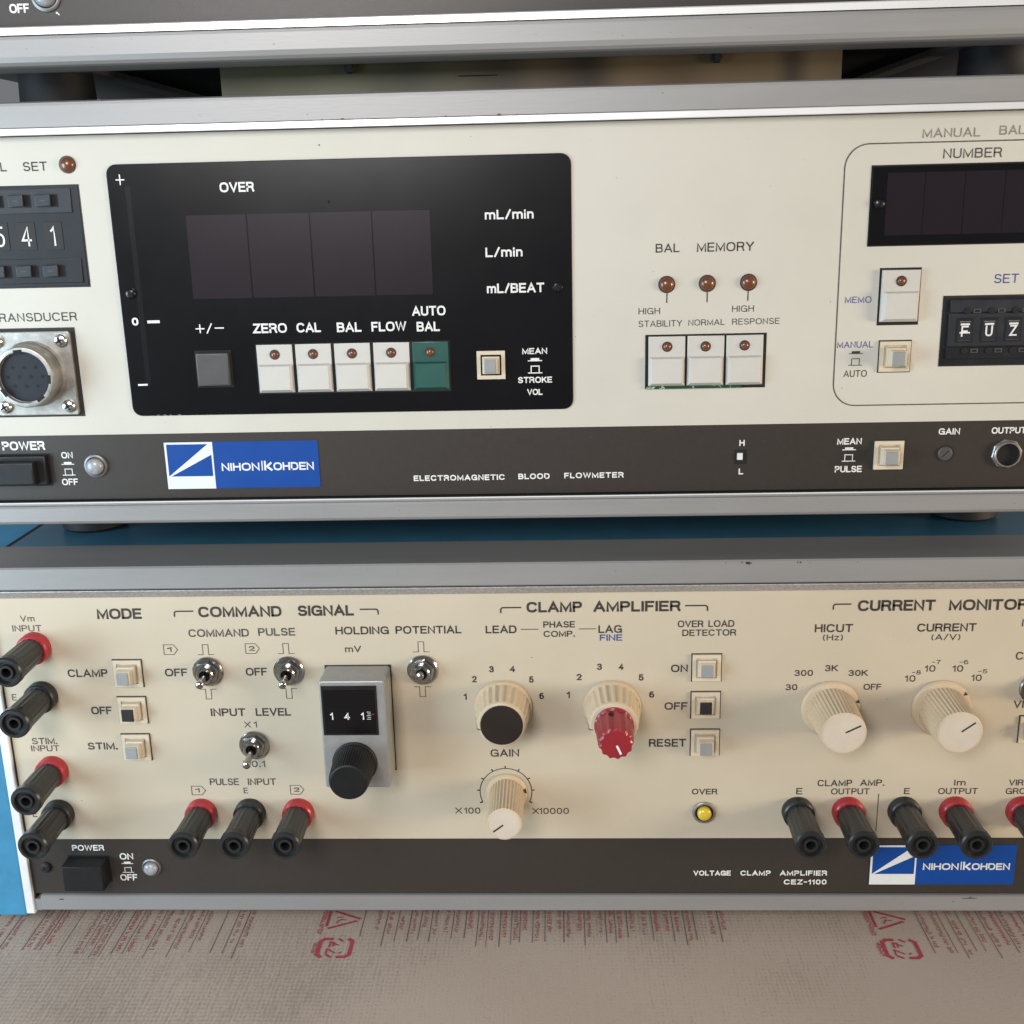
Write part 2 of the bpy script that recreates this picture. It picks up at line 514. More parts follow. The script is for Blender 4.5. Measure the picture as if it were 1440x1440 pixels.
def key_lamp(parent, x, z, h, r=1.75):
    def lens(b):
        b.lathe(0, 0, [(0.02, r), (0.12, r), (0.12, r * .80)], 'amber_rim', 24, cap=False)
        b.lathe(0, 0, [(0.04, r * .8)] + [(0.04 + r * .5 * sin(t), r * .8 * cos(t)) for t in (0.3, .7, 1.1, 1.4)], 'amber', 24)
    return inst('lamp', ('keylamp', r), lens, parent, (x, -h, z))


def key_button(parent, x, z, w, hh, m='white_plastic', h0=1.2, label=None, lamp=True):
    """tall key: a flat head with a lamp, and below it a raised key face with bevelled sides"""
    def body(b):
        b.rect(-w / 2, w / 2, -hh / 2, hh / 2, -1.0, h0, m, 0.25)
        zt = hh / 2 - hh * 0.41
        poly0 = [(-w / 2 + .15, -hh / 2 + .15), (w / 2 - .15, -hh / 2 + .15), (w / 2 - .15, zt), (-w / 2 + .15, zt)]
        e = w * 0.10
        poly1 = [(-w / 2 + e, -hh / 2 + e * .9), (w / 2 - e, -hh / 2 + e * .9), (w / 2 - e, zt - .5), (-w / 2 + e, zt - .5)]
        h1 = h0 + 1.5
        vs = [(p[0], -h0, p[1]) for p in poly0] + [(p[0], -h1, p[1]) for p in poly1]
        b.add(vs, [[0, 1, 5, 4], [1, 2, 6, 5], [2, 3, 7, 6], [3, 0, 4, 7], [4, 5, 6, 7]], m)
    o = inst('key_button', ('key', w, hh, m, h0), body, parent, (x, 0, z), label)
    if lamp:
        key_lamp(o, x + random.uniform(-.12, .12), z + hh / 2 - hh * 0.21 + random.uniform(-.1, .1), h0)
    o.rotation_euler = (random.uniform(-.012, .012), random.uniform(-.006, .006), random.uniform(-.014, .014))
    return o


def push_switch(parent, x, z, s=10.6, h=5.5, face='btn_grey', frame='ivory', label=None, hole=True):
    def fr(b):
        k = s / 2
        if hole:
            b.rect(-k - .4, k + .4, -k - .4, k + .4, 0, 0.10, 'dull_black')
        o0, i0 = rrect(-k, k, -k, k), rrect(-k + 1.3, k - 1.3, -k + 1.3, k - 1.3)
        for i in range(4):
            j = (i + 1) % 4
            q = [o0[i], o0[j], i0[j], i0[i]]
            b.add([(p[0], -.9, p[1]) for p in q], [[0, 1, 2, 3]], frame)
            b.add([(o0[i][0], -.1, o0[i][1]), (o0[j][0], -.1, o0[j][1]), (o0[j][0], -.9, o0[j][1]), (o0[i][0], -.9, o0[i][1])], [[0, 1, 2, 3]], frame)
            b.add([(i0[i][0], -.12, i0[i][1]), (i0[j][0], -.12, i0[j][1]), (i0[j][0], -.9, i0[j][1]), (i0[i][0], -.9, i0[i][1])], [[3, 2, 1, 0]], frame)
        b.flat(i0, 0.12, frame)
    o = inst('push_switch', ('psw', s, frame, hole), fr, parent, (x, 0, z), label)

    def btn(b):
        k = s * 0.305
        b.rect(-k, k, -k, k, 0.12, max(1.1, h * 0.42), frame, 0.15)
        k2 = s * 0.245
        b.rect(-k2, k2, -k2, k2, 0.2, h - 0.5, frame, 0.2)
        b.rect(-k2 + .15, k2 - .55, -k2 + .15, k2 - .15, h - 1.2, h, face, 0.3, 0.3)
    inst('button', ('pbtn', s, h, face, frame), btn, o, (x, 0, z))
    return o


def toggle(parent, x, z, tip):
    def nut(b):
        b.lathe(0, 0, [(0, 5.75), (0.9, 5.75), (1.3, 5.3), (1.4, 4.5)], 'chrome', 48)
        b.lathe(0, 0, [(1.35, 4.7), (2.6, 4.7), (2.9, 4.2), (2.9, 3.4)], 'chrome', 6, rot=0.3)
        b.lathe(0, 0, [(2.8, 3.2), (4.6, 3.2), (5.0, 2.8), (5.0, 2.1), (3.4, 1.9)], 'chrome', 30, capm='hole')
    o = inst('toggle_switch', ('tnut',), nut, parent, (x, 0, z))

    def bat(b):
        e = Vector((tip[0], -14.6, tip[1]))
        a = Vector((0, -3.2, 0))
        pts = [tuple(a.lerp(e, t)) for t in (0, .35, .75, .90, .95, .985, 1.0)]
        b.tube(pts, [1.0, 1.05, 1.3, 1.5, 1.42, 1.05, 0.45], 'chrome', 16)
    inst('lever', ('bat', tip), bat, o, (x, 0, z))
    return o


def jack(parent, x, z, red):
    def body(b):
        pr = [(2.5, 4.9), (4.5, 5.0), (8, 5.15), (18.5, 5.3), (20.7, 5.35), (20.9, 5.65), (23.7, 5.7), (24.4, 5.2), (24.5, 4.2), (23.1, 3.8), (23.1, 2.9), (24.1, 2.6), (24.1, 1.75), (17, 1.65)]
        b.lathe(0, 0, pr, 'jack_black', fl=(16, 0.28, 1, 3), capm='hole')
    o = inst('binding_post', ('post',), body, parent, (x, 0, z), 'black binding post with red collar' if red else None)

    def collar(b):
        c = 'red' if red else 'jack_black'
        b.lathe(0, 0, [(0, 6.0), (1.6, 6.0), (2.0, 5.75), (2.3, 5.75), (2.7, 6.0), (3.6, 5.9), (4.1, 5.4), (4.2, 4.7)], c, 40)
    inst('collar', ('collar', red), collar, o, (x, 0, z))
    return o


def pointer_tri(b, ang, r, h, size, m='ink'):
    c, s_ = cos(ang), sin(ang)
    p = [(r, 0), (r + size, size * .55), (r + size, -size * .55)]
    b.flat([(x * c - y * s_, x * s_ + y * c) for x, y in p], h, m)


def ribbed_knob(parent, x, z, rs, r0, r1, H, ang, tri, n=40):
    def body(b):
        b.lathe(0, 0, [(1.5, r0), (2.4, r0), (H - .7, r1 + .15), (H - .15, r1), (H, r1 - .25), (H, r1 - .75)], 'knob_ivory', fl=(n, 0.42, 0, 2), capm='knob_face')
        b.ribbon(circ(0, 0, r1 - .62, 40), 0.16, H + .03, 'ivory', closed=True)
    o = inst('ribbed_knob', ('rknob', rs, r0, r1, H), body, parent, (x, 0, z))

    def skirt(b):
        b.lathe(0, 0, [(0.1, rs - .5), (0.3, rs), (1.0, rs), (1.7, rs - .5), (1.95, rs - 1.3), (2.0, r0 - .4)], 'knob_ivory', 56)
        pointer_tri(b, tri, rs - (1.9 if rs > 9 else 2.3), 2.05, 1.5 if rs > 9 else 2.1)
    inst('skirt', ('skirt', rs, r0, tri), skirt, o, (x, 0, z))

    def line(b):
        b.ribbon([(cos(ang) * r1 * .08, sin(ang) * r1 * .08), (cos(ang) * r1 * .82, sin(ang) * r1 * .82)], 0.62, H + .08, 'ink')
    inst('pointer_line', ('pl', ang, r1, H), line, o, (x, 0, z))
    return o


def wide_knob(parent, x, z, top):
    def body(b):
        b.lathe(0, 0, [(0.2, 10.6), (0.5, 10.9), (1.4, 10.9), (2.2, 10.5)], 'knob_ivory', 56)
        b.lathe(0, 0, [(1.8, 10.4), (3.0, 10.2), (13.2, 9.2), (14.2, 8.8), (14.9, 8.4), (15.1, 8.0), (15.1, 7.7)], 'knob_ivory', fl=(24, 0.62, 0, 2), capm='knob_face')
        a = radians(193)
        u = Vector((cos(a), sin(a)))
        t = Vector((-sin(a), cos(a))) * .22
        run = [(7.9, 15.25), (8.65, 14.8), (9.45, 13.3), (10.45, 3.2)]
        for (ra, ha), (rb, hb) in zip(run, run[1:]):
            p = [u * ra + t, u * rb + t, u * rb - t, u * ra - t]
            b.add([(p[0].x, -ha, p[0].y), (p[1].x, -hb, p[1].y), (p[2].x, -hb, p[2].y), (p[3].x, -ha, p[3].y)], [[0, 1, 2, 3]], 'ink')
    o = inst('fluted_knob', ('wknob',), body, parent, (x, 0, z))
    if top == 'disc':
        def disc(b):
            b.lathe(0, 0, [(15.0, 7.7), (15.4, 7.7), (15.5, 7.5)], 'dark_disc', 48)
        inst('cap_disc', ('disc',), disc, o, (x, 0, z), 'dark brown flat cap')
    else:
        def rk(b):
            b.lathe(0, 0, [(14.8, 7.1), (16.0, 7.1), (16.4, 6.8), (28.2, 6.3), (29.3, 6.05), (29.8, 5.4)], 'red_knob', fl=(13, 0.55, 2, 5))
            a = radians(-66)
            b.ribbon([(cos(a) * .6, sin(a) * .6), (cos(a) * 4.3, sin(a) * 4.3)], 0.8, 29.92, 'white_ink')
            th = radians(101)
            rr = 6.62
            vs = [(cos(th + dx / rr) * rr, -(19.0 + dy), sin(th + dx / rr) * rr) for dx, dy in ((1.0 * cos(t), 1.0 * sin(t)) for t in [k * pi / 6 for k in range(12)])]
            b.add(vs, [list(range(12))], 'hole')
        inst('upper_knob', ('redknob',), rk, o, (x, 0, z), 'dark red scalloped knob')
    return o


def neon(parent, x, z, r=3.4, lens='pearl', rim='ring'):
    def ring(b):
        b.lathe(0, 0, [(0, r * 1.25), (.7, r * 1.22), (1.0, r * 1.08), (1.0, r * .98), (0.2, r * .95)], rim, 36, capm='dull_black')
    o = inst('pilot_lamp', ('ring', r, rim), ring, parent, (x, 0, z))

    def ln(b):
        q = r * (.88 if lens == 'pearl' else .74)
        b.lathe(0, 0, [(0.2, q), (1.6, q)] + [(1.6 + q * .55 * sin(t), q * cos(t)) for t in (.3, .6, .9, 1.2, 1.42)], lens, 30)
    inst('lens', ('nlens', r, lens), ln, o, (x, 0, z))
    return o


def screw(parent, x, y, z, r=2.0, m='screw'):
    def hd(b):
        b.lathe(0, 0, [(0, r), (.35 * r, r), (.6 * r, r * .8), (.72 * r, r * .45)], m, 24)
        for a in (0.5, 0.5 + pi / 2):
            c, s_ = cos(a), sin(a)
            p = [(-r * .62, -r * .13), (r * .62, -r * .13), (r * .62, r * .13), (-r * .62, r * .13)]
            b.flat([(u * c - v * s_, u * s_ + v * c) for u, v in p], .73 * r, 'hole')
    return inst('screw', ('scr', r, m), hd, parent, (x, y, z))


def foot(parent, x, y, ztop, zbot, r):
    b = MB()
    vs = []
    n = 36
    rings = [(ztop, r * .96), (zbot + 1.2, r), (zbot, r * .9)]
    for z, q in rings:
        vs += [(x + q * cos(2 * pi * i / n), y + q * sin(2 * pi * i / n), z) for i in range(n)]
    fs = [[k * n + i, (k + 1) * n + i, (k + 1) * n + (i + 1) % n, k * n + (i + 1) % n] for k in range(2) for i in range(n)]
    fs.append([2 * n + i for i in range(n)][::-1])
    b.add(vs, fs, 'rubber')
    return part('foot', b, parent, (x, y, zbot))


def sym_push(b, x, z, w, m, lw, first='in'):
    """switch symbols one above the other: key pressed in (flat bar) and key standing out (open box)"""
    hb = w * .17
    zt = z + w * .42
    b.flat(rrect(x - w * .30, x + w * .30, zt, zt + hb), .08, m)
    b.ribbon([(x - w * .5, zt - lw * .2), (x + w * .5, zt - lw * .2)], lw, .085, m)
    zb = z - w * .45
    b.ribbon([(x - w * .5, zb), (x - w * .28, zb), (x - w * .28, zb + w * .48), (x + w * .28, zb + w * .48), (x + w * .28, zb), (x + w * .5, zb)], lw, .08, m)
    b.ribbon([(x - w * .5, zb), (x + w * .5, zb)], lw, .09, m)


def sym_pulse(b, x, z, up, m='thin_ink', w=6.2, hh=4.0, lw=.26):
    s_ = 1 if up else -1
    b.ribbon([(x - w / 2, z - s_ * hh / 2), (x - w * .17, z - s_ * hh / 2), (x - w * .17, z + s_ * hh / 2), (x + w * .17, z + s_ * hh / 2), (x + w * .17, z - s_ * hh / 2), (x + w / 2, z - s_ * hh / 2)], lw, .08, m)


def sym_tag(b, x, z, n, m='thin_ink', w=5.2, hh=3.9, lw=.26):
    b.ribbon([(x - w / 2, z - hh / 2), (x + w * .22, z - hh / 2), (x + w / 2, z), (x + w * .22, z + hh / 2), (x - w / 2, z + hh / 2)], lw, .08, m, closed=True)
    b.text(n, x - w * .26, x + w * (.06 if n == '1' else .16), z - hh * .24, hh * .5, 'ink', .02)


def bracket(b, xa, za, xb, left, m='ink', lw=.55, r=.9, drop=2.1):
    if left:
        b.ribbon([(xa, za - drop), (xa, za - r)] + [(xa + r - r * cos(t), za - r + r * sin(t)) for t in (.4, .8, 1.2)] + [(xa + r, za), (xb, za)], lw, .08, m)
    else:
        b.ribbon([(xa, za), (xb - r, za)] + [(xb - r + r * sin(t), za - r + r * cos(t)) for t in (.4, .8, 1.2)] + [(xb, za - r), (xb, za - drop)], lw, .08, m)


def badge(parent, x0, x1, z0, z1):
    b = MB()
    b.rect(x0, x1, z0, z1, 0, .30, 'logo_blue', .06)
    o = part('maker_badge', b, parent, (x0, 0, z0))
    e = MB()
    H = z1 - z0
    s_ = H * 1.02
    h = .36
    def q(u, v):
        return (x0 + u * s_, z0 + v * H)
    t = .045
    for poly in ([q(0, 0), q(1, 0), q(1, .27), q(0, .27)],
                 [q(0, .27), q(t, .27), q(t, 1), q(0, 1)],
                 [q(1 - t * .8, .27), q(1, .27), q(1, 1), q(1 - t * .8, 1)],
                 [q(t, 1 - t), q(1 - t * .8, 1 - t), q(1 - t * .8, 1), q(t, 1)],
                 [q(t, .27), q(t * 2.0, .27), q(1 - t * .8, .73), q(1 - t * .8, 1 - t), q(.90, 1 - t)]):
        e.flat(poly, h, 'logo_white')
    W = x1 - x0 - s_
    xa = x0 + s_ + W * .07
    xb = x1 - W * .05
    zb = z0 + H * .375
    cap = H * .17
    L = xb - xa
    def word(s0, a, c, cc=cap):
        e.text(s0, xa + L * a, xa + L * c, zb, cc, 'logo_white', .020, sp=.92)
    word('NIHON', 0, .412)
    e.ribbon([(xa + L * .440, zb), (xa + L * .440, zb + cap * 1.22)], cap * .15, h, 'logo_white')
    e.ribbon([(xa + L * .472, zb), (xa + L * .472, zb + cap * 1.22)], cap * .24, h, 'logo_white')
    e.ribbon([(xa + L * .543, zb + cap), (xa + L * .492, zb + cap * .50), (xa + L * .548, zb)], cap * .26, h + .01, 'logo_white')
    word('OHDEN', .562, 1.0)
    for k, v in enumerate(e.v):
        if v[1] > -.2:
            e.v[k] = (v[0], v[1] - h + .05, v[2])
    part('emblem', e, o, (x0, 0, z0))
    return o


# ================================================================== THE STACK
XL, XR = -194.5, 200.0
DEPTH = 350.0
TXT = .012


def T(b, body, xl, xr, zb, cap, m='ink', w=TXT, h=.08, sp=1.0, shear=0.0):
    b.text(body, xl, xr, zb, cap, m, w, h, sp, shear)


def speck(b, x, z, r, m='ink', h=.07):
    k = random.randint(5, 8)
    b.flat([(x + r * random.uniform(.5, 1.2) * cos(2 * pi * i / k), z + r * random.uniform(.5, 1.2) * sin(2 * pi * i / k)) for i in range(k)], h, m)


# ------------------------------------------------------------------ instrument on top (only its lower edge is in the picture)
top = thing('electronic_instrument', (2, 170, 313.5), 'uppermost silver-edged instrument of the stack, only its brown lower strip and bottom rail showing', 'instrument', 'stacked laboratory instruments')
b = MB()
b.rect(XL, XR, 326.9, 352, -3, 0, 'brown')
strip = part('lower_strip', b, top, (2, 0, 327))
b = MB()
T(b, 'OFF', -157.66, -151.16, 331.39, 2.78, 'white_ink', .02)
speck(b, -143.34, 332.43, .35, 'white_ink'); speck(b, -142.35, 331.13, .45, 'white_ink'); speck(b, -141.72, 330.69, .35, 'white_ink')
part('lettering', b, strip, (2, 0, 327), smooth=0)
neon(top, -145.15, 336.27, 4.0)
b = MB()
b.extrude_x([(-12, 326.8), (3.4, 326.8), (3.9, 326.4), (3.9, 324.3), (3.4, 324.2)], XL - 3, XR + 3, ['trim', 'trim', 'trim', 'dull_black', 'dull_black'])
part('trim_strip', b, top, (2, 0, 324))
b = MB()
b.extrude_x([(-14, 324.1), (3.6, 324.1), (4.7, 323.7), (4.9, 322.8), (4.9, 317.6), (4.4, 316.0), (3.4, 315.1), (2.0, 314.7), (-14, 314.7)], XL - 3, XR + 3, 'alu')
wear(b, XL, XR, 318, 322.5, 4.93, 26, 'grey_ink', .06, .16, 10)
part('bottom_rail', b, top, (2, 0, 314.7))
b = MB()
b.box(XL, XR, 4, DEPTH, 322, 420, 'dark_steel')
b.box(XL, XR, 14, DEPTH, 318.6, 322, 'dark_steel')
b.box(XL - 2, XR + 2, -1, 6, 352.2, 420, 'cream')
part('cabinet', b, top, (2, 170, 322))
b = MB()
b.box(-98.02, 114.14, 25, 27, 306.0, 319, 'gap_reflection')
pl = part('reflection_plate', b, top, (2, 25, 306))  # upright plate added to carry the painted reflection
b = MB()
b.box(-15.70, -2.53, 24.7, 24.98, 310.76, 311.17, 'hole')
part('reflection_plate_slot', b, pl, (2, 25, 310), smooth=0)
def stud(b):
    b.lathe(0, 0, [(0, 2.0), (2.4, 2.0), (2.8, 1.7)], 'dull_black', 6)
    b.lathe(0, 0, [(2.75, 1.0), (3.2, 1.0)], 'navy_light', 12)
inst('screw', ('stud',), stud, pl, (-52.75, 25, 314.49))  # stud on the added reflection plate
inst('screw', ('stud',), stud, pl, (71.81, 25, 314.53))  # stud on the added reflection plate
for xa, xb in ((-150.53, -143.71), (152.28, 158.98)):
    b = MB()
    b.box(xa, xb, 24, 300, 316.2, 318.4, 'nickel')
    part('slide_rail', b, top, (xa, 24, 316))
for x in (-160.89, 170.60):
    foot(top, x, 38, 318.5, 304.6, 13.2)

# ------------------------------------------------------------------ blood flowmeter in the middle
flow = thing('blood_flowmeter', (2, 170, 160), 'cream fronted blood flowmeter with black display window and white keys, middle of the stack', 'instrument', 'stacked laboratory instruments')
b = MB()
b.rect(XL, XR, 193.1, 293.6, -3, 0, 'cream')
pan = part('front_panel', b, flow, (2, 0, 193))
b = MB()
b.rect(XL, XR, 169.6, 193.05, -3, 0.05, 'brown')
strip = part('lower_strip', b, flow, (2, 0, 170))
b = MB()
b.extrude_x([(-12, 304.2), (3.6, 304.2), (4.7, 303.7), (4.9, 302.8), (4.9, 296.2), (-12, 296.2)], XL - 3, XR + 3, 'alu')
wear(b, XL, XR, 297, 303, 4.93, 30, 'grey_ink', .06, .16, 5)
wear(b, -60, 30, 296.15, 296.35, 4.93, 7, 'thin_ink', .12, .3, 6)
part('top_rail', b, flow, (2, 0, 300))
b = MB()
b.extrude_x([(-12, 296.1), (4.1, 296.1), (4.5, 295.8), (4.8, 294.0), (4.5, 293.75), (-12, 293.75)], XL - 3, XR + 3, ['trim', 'trim', 'trim', 'trim', 'dull_black', 'dull_black'])
part('trim_strip', b, flow, (2, 0, 294))
b = MB()
b.extrude_x([(-12, 169.3), (.3, 169.3), (2.9, 169.3), (3.2, 168.9), (3.2, 167.9), (2.0, 167.6), (-12, 167.6)], XL - 3, XR + 3, ['dull_black', 'dull_black', 'trim', 'alu', 'dull_black', 'dull_black', 'dull_black'])
part('trim_strip', b, flow, (2, 0, 168))
b = MB()
b.extrude_x([(-12, 168.3), (2.4, 168.3), (4.5, 168.2), (4.9, 167.6), (4.9, 162.8), (4.4, 161.9), (3.4, 161.4), (-12, 161.4)], XL - 3, XR + 3, 'alu')
wear(b, XL, XR, 163, 167.4, 4.93, 26, 'grey_ink', .06, .16, 7)
part('bottom_rail', b, flow, (2, 0, 162))
b = MB()
b.box(XL - 1, XR + 1, 5, DEPTH, 163, 303.2, 'dark_steel')
part('cabinet', b, flow, (2, 170, 163))
for x in (-174.39, 178.24):
    foot(flow, x, 56, 163.2, 143.9, 13.0)

# lettering on the cream panel
b = MB()
def blk(s, xl, xr, zb, cap, m='ink', w=.004, sp=1.0):
    T(b, s, xl, xr, zb, cap, m, w, sp=sp)
blk('CAL', -174.29, -165.62, 282.85, 2.94)
blk('SET', -160.06, -151.89, 282.74, 2.94)
blk('TRANSDUCER', -178.48, -148.11, 233.20, 2.91, w=.002)
blk('BAL', 49.95, 57.84, 251.73, 2.88)
blk('MEMORY', 63.60, 82.38, 251.66, 2.99)
blk('HIGH', 44.41, 51.59, 231.45, 2.14, w=-.004)
blk('STABILITY', 44.44, 59.07, 227.20, 2.15, w=-.006)
blk('NORMAL', 61.22, 73.41, 227.38, 2.03, w=-.004)
blk('HIGH', 75.79, 83.04, 231.66, 2.13, w=-.004)
blk('RESPONSE', 75.91, 91.75, 227.41, 2.02, w=-.004)
for x in (938, 995.5, 1052):
    pass
b.ribbon([(53.89, 238.67), (53.84, 235.13)], .38, .08, 'ink')
b.ribbon([(67.30, 238.63), (67.31, 235.09)], .38, .08, 'ink')
b.ribbon([(80.91, 238.82), (80.91, 235.29)], .38, .08, 'ink')
blk('MANUAL', 135.08, 153.37, 285.96, 2.83, m='grey_ink', w=.006)
blk('BALANCE', 159.37, 179.59, 286.31, 2.82, m='grey_ink', w=.006)
blk('NUMBER', 142.12, 160.82, 279.45, 3.07, m='thin_ink', w=.004)
blk('MEMO', 113.22, 121.94, 233.85, 2.12, m='blue_ink', w=0)
blk('MANUAL', 111.41, 123.43, 218.88, 2.16, m='blue_ink', w=0)
blk('AUTO', 114.08, 121.88, 208.95, 2.31, w=-.002)
blk('SET', 161.83, 169.86, 239.40, 3.02, m='blue_ink', w=0)
sym_push(b, 117.82, 215.02, 4.6, 'ink', .26)
fx0, fz1 = 110.82, 284.61
fz0 = 199.11
fr = rrect(fx0, 235, fz0, fz1, 7.5, 8)
i0 = 2 * 9
pts = [p for p in rrect(fx0, 235, fz0, fz1, 7.5, 8)]
arc_tl = pts[18:27]
arc_bl = pts[27:36]
b.ribbon([(XR - 6, fz1)] + arc_tl + arc_bl + [(XR - 6, fz0)], .42, .08, 'thin_ink')
speck(b, -60.37, 288.62, .3); speck(b, 88.18, 187.18, .2, 'thin_ink'); speck(b, 36.93, 276.00, .15, 'thin_ink')
speck(b, 87.01, 272.13, .14, 'thin_ink'); speck(b, -6.72, 193.74, .16, 'thin_ink')
part('lettering', b, pan, (2, 0, 193), smooth=0)
b = MB()
wear(b, XL + 4, XR - 4, 195, 292, .07, 80, 'thin_ink', .04, .10, 3)
part('dust', b, pan, (2, 0, 193), smooth=0)['kind'] = 'stuff'

led(flow, -144.91, 284.51, 2.85)
led(flow, 53.74, 241.26, 2.85)
led(flow, 67.24, 241.33, 2.85)
led(flow, 80.95, 241.40, 2.85)

# thumbwheel counter at the left
tx1, tz1 = -141.99, 278.20
tz0 = 244.49
b = MB()
b.rect(-186, tx1, tz0, tz1, 0, .12, 'dull_black')
b.rect(-185.5, tx1 - .5, tz0 + .5, tz1 - .4, 0, .3, 'navy', .15)
dig_z = 261.69
b.rect(-185, tx1 - 3.0, 269.09, tz1 - 1.2, .2, .7, 'navy_light', .2)
b.rect(-185, tx1 - 2.0, tz0 + 1.5, 254.17, .2, .7, 'navy', .2)
cnt = part('thumbwheel_counter', b, flow, (-160, 0, tz0))
for k, ch in ((0, '1'), (1, '4'), (2, '5')):
    x = -152.52 - 9.25 * k
    def wheel(w, ch=ch):
        w.rect(-3.2, 3.2, -4.6, 4.6, .25, .5, 'dull_black', .15)
        wd = .9 if ch == '1' else 1.75
        w.text(ch, -wd, wd - (.2 if ch == '1' else 0), -3.3, 6.7, 'white_ink', -.012, .58)
    inst('digit_wheel', ('wheel', ch), wheel, cnt, (x, 0, dig_z))
    for zz, px in ((273.23, -.9), (250.16, -1.3)):
        def tab(w):
            w.rect(-2.6, 2.6, -1.9, 1.9, .5, 2.2, 'navy_light', .3)
            w.rect(2.7, 4.6, -2.2, 1.9, .5, .76, 'hole')
            w.ribbon([(-.8, 0), (.8, 0)], .3, 2.25, 'grey_plastic')
        inst('push_tab', ('tab',), tab, cnt, (x + px - .6, 0, zz))

# transducer socket
cx, cz = -165.24, 215.25
b = MB()
b.rect(cx - 17.5, cx + 15.8, cz - 15.4, cz + 15.7, 0, .12, 'dull_black')
b.rect(cx - 14.4, cx + 14.4, cz - 14.6, cz + 14.6, .1, 1.7, 'nickel', .35, 1.0)
b.lathe(cx, cz, [(1.6, 11.6), (2.2, 10.7), (9.0, 10.5), (9.6, 10.2), (9.7, 9.8), (9.7, 8.9), (8.2, 8.8), (8.2, 8.6)], 'nickel', 56, cap=False)
soc = part('transducer_socket', b, flow, (cx, 0, cz))
b = MB()
b.lathe(cx, cz, [(1.7, 8.7), (8.0, 8.7)], 'insert', 48)
for zz, xs in ((3.2, (-4.0, 0, 4.0)), (0, (-6, -2, 2, 6)), (-3.2, (-4.0, 0, 4.0))):
    for xx in xs:
        b.flat(circ(cx + xx, cz + zz, .62, 12), 8.06, 'hole')
for a in (95, -5, 215, 305):
    c, s_ = cos(radians(a)), sin(radians(a))
    p = [(8.3, -1.5), (9.5, -1.5), (9.5, 1.5), (8.3, 1.5)]
    b.flat([(cx + u * c - v * s_, cz + u * s_ + v * c) for u, v in p], 9.76, 'hole')
part('pin_insert', b, soc, (cx, 0, cz))
for dx in (-1, 1):
    for dz in (-1, 1):
        screw(soc, cx + dx * 11.3, -1.7, cz + dz * 11.4, 2.25)

# display window
dx0, dx1, dz0, dz1 = -132.2, 22.1, 199.6, 284.2
b = MB()
b.rect(dx0, dx1, dz0, dz1, 0, .55, 'black', .18, 3.4)
dis = part('display_window', b, flow, (-55, 0, dz0))
xs = (-107.07, -86.35, -65.11, -44.30, -24.65)
za, zb_ = 239.70, 267.26
for i in range(4):
    b = MB()
    b.rect(xs[i] + .25, xs[i + 1] - .25, za, zb_, .4, .62, 'digit_glass')
    part('digit_window', b, dis, (xs[i], 0, za))
b = MB()
H = .63
def wt(s, xl, xr, zb, cap, w=.016, sp=1.0):
    T(b, s, xl, xr, zb, cap, 'white_ink', w, H, sp)
gx, gz = -127.67, 279.23
b.ribbon([(gx - 1.5, gz), (gx + 1.5, gz)], .38, H, 'white_ink'); b.ribbon([(gx, gz - 1.7), (gx, gz + 1.7)], .38, H + .01, 'white_ink')
wt('OVER', -94.48, -82.91, 274.44, 3.18)
wt('mL/min', -6.62, 9.55, 263.70, 3.08)
wt('L/min', -6.75, 5.64, 251.51, 3.13)
wt('mL/BEAT', -6.62, 12.71, 239.59, 3.18)
wt('0', -128.93, -126.70, 231.17, 2.66, .03)
b.ribbon([(-123.60, 232.30), (-119.26, 232.34)], .95, H, 'white_ink')
b.ribbon([(-129.25, 210.62), (-125.85, 210.68)], .6, H, 'white_ink')
wt('ZERO', -87.20, -75.52, 227.72, 3.27)
wt('CAL', -72.18, -63.84, 227.71, 3.26)
wt('BAL', -58.32, -49.87, 227.56, 3.26)
wt('FLOW', -46.44, -34.48, 227.54, 3.25)
wt('AUTO', -32.28, -20.88, 232.56, 3.23)
wt('BAL', -30.94, -23.03, 227.28, 3.25)
gx, gz = -105.56, 229.64
b.ribbon([(gx - 1.55, gz), (gx + 1.55, gz)], .42, H, 'white_ink'); b.ribbon([(gx, gz - 1.5), (gx, gz + 1.5)], .42, H + .01, 'white_ink')
gx, gz = -102.34, 229.70
b.ribbon([(gx - .9, gz - 1.7), (gx + .9, gz + 1.7)], .42, H, 'white_ink')
gx, gz = -98.87, 229.76
b.ribbon([(gx - 1.6, gz), (gx + 1.6, gz)], .42, H, 'white_ink')
wt('MEAN', 4.84, 13.36, 218.84, 2.06)
wt('STROKE', 3.16, 14.92, 208.93, 2.09, .018)
wt('VOL', 6.27, 11.55, 204.73, 2.10)
sym_push(b, 9.15, 214.57, 4.9, 'white_ink', .36)
for k, v in enumerate(b.v):
    if abs(v[1] + .63) > .2:
        b.v[k] = (v[0], v[1] - .56, v[2])
# the faint bar graph slit and worn edge
b.flat(rrect(-126.33, -124.57, 210.80, 276.98), .57, 'faint')
for px in (-123.61, -121.34, -119.07, -116.28):
    b.flat(rrect(px, px + random.uniform(.5, 1.1), 199.7, 200.0), .6, 'grey_ink')
part('lettering', b, dis, (-55, 0, dz0), smooth=0)
screw(dis, 17.16, -0.50, 241.11, 1.75, 'faint')
screw(dis, -128.14, -0.50, 241.95, 1.75, 'faint')
screw(dis, -58.42, -0.50, 270.55, .5, 'hole')

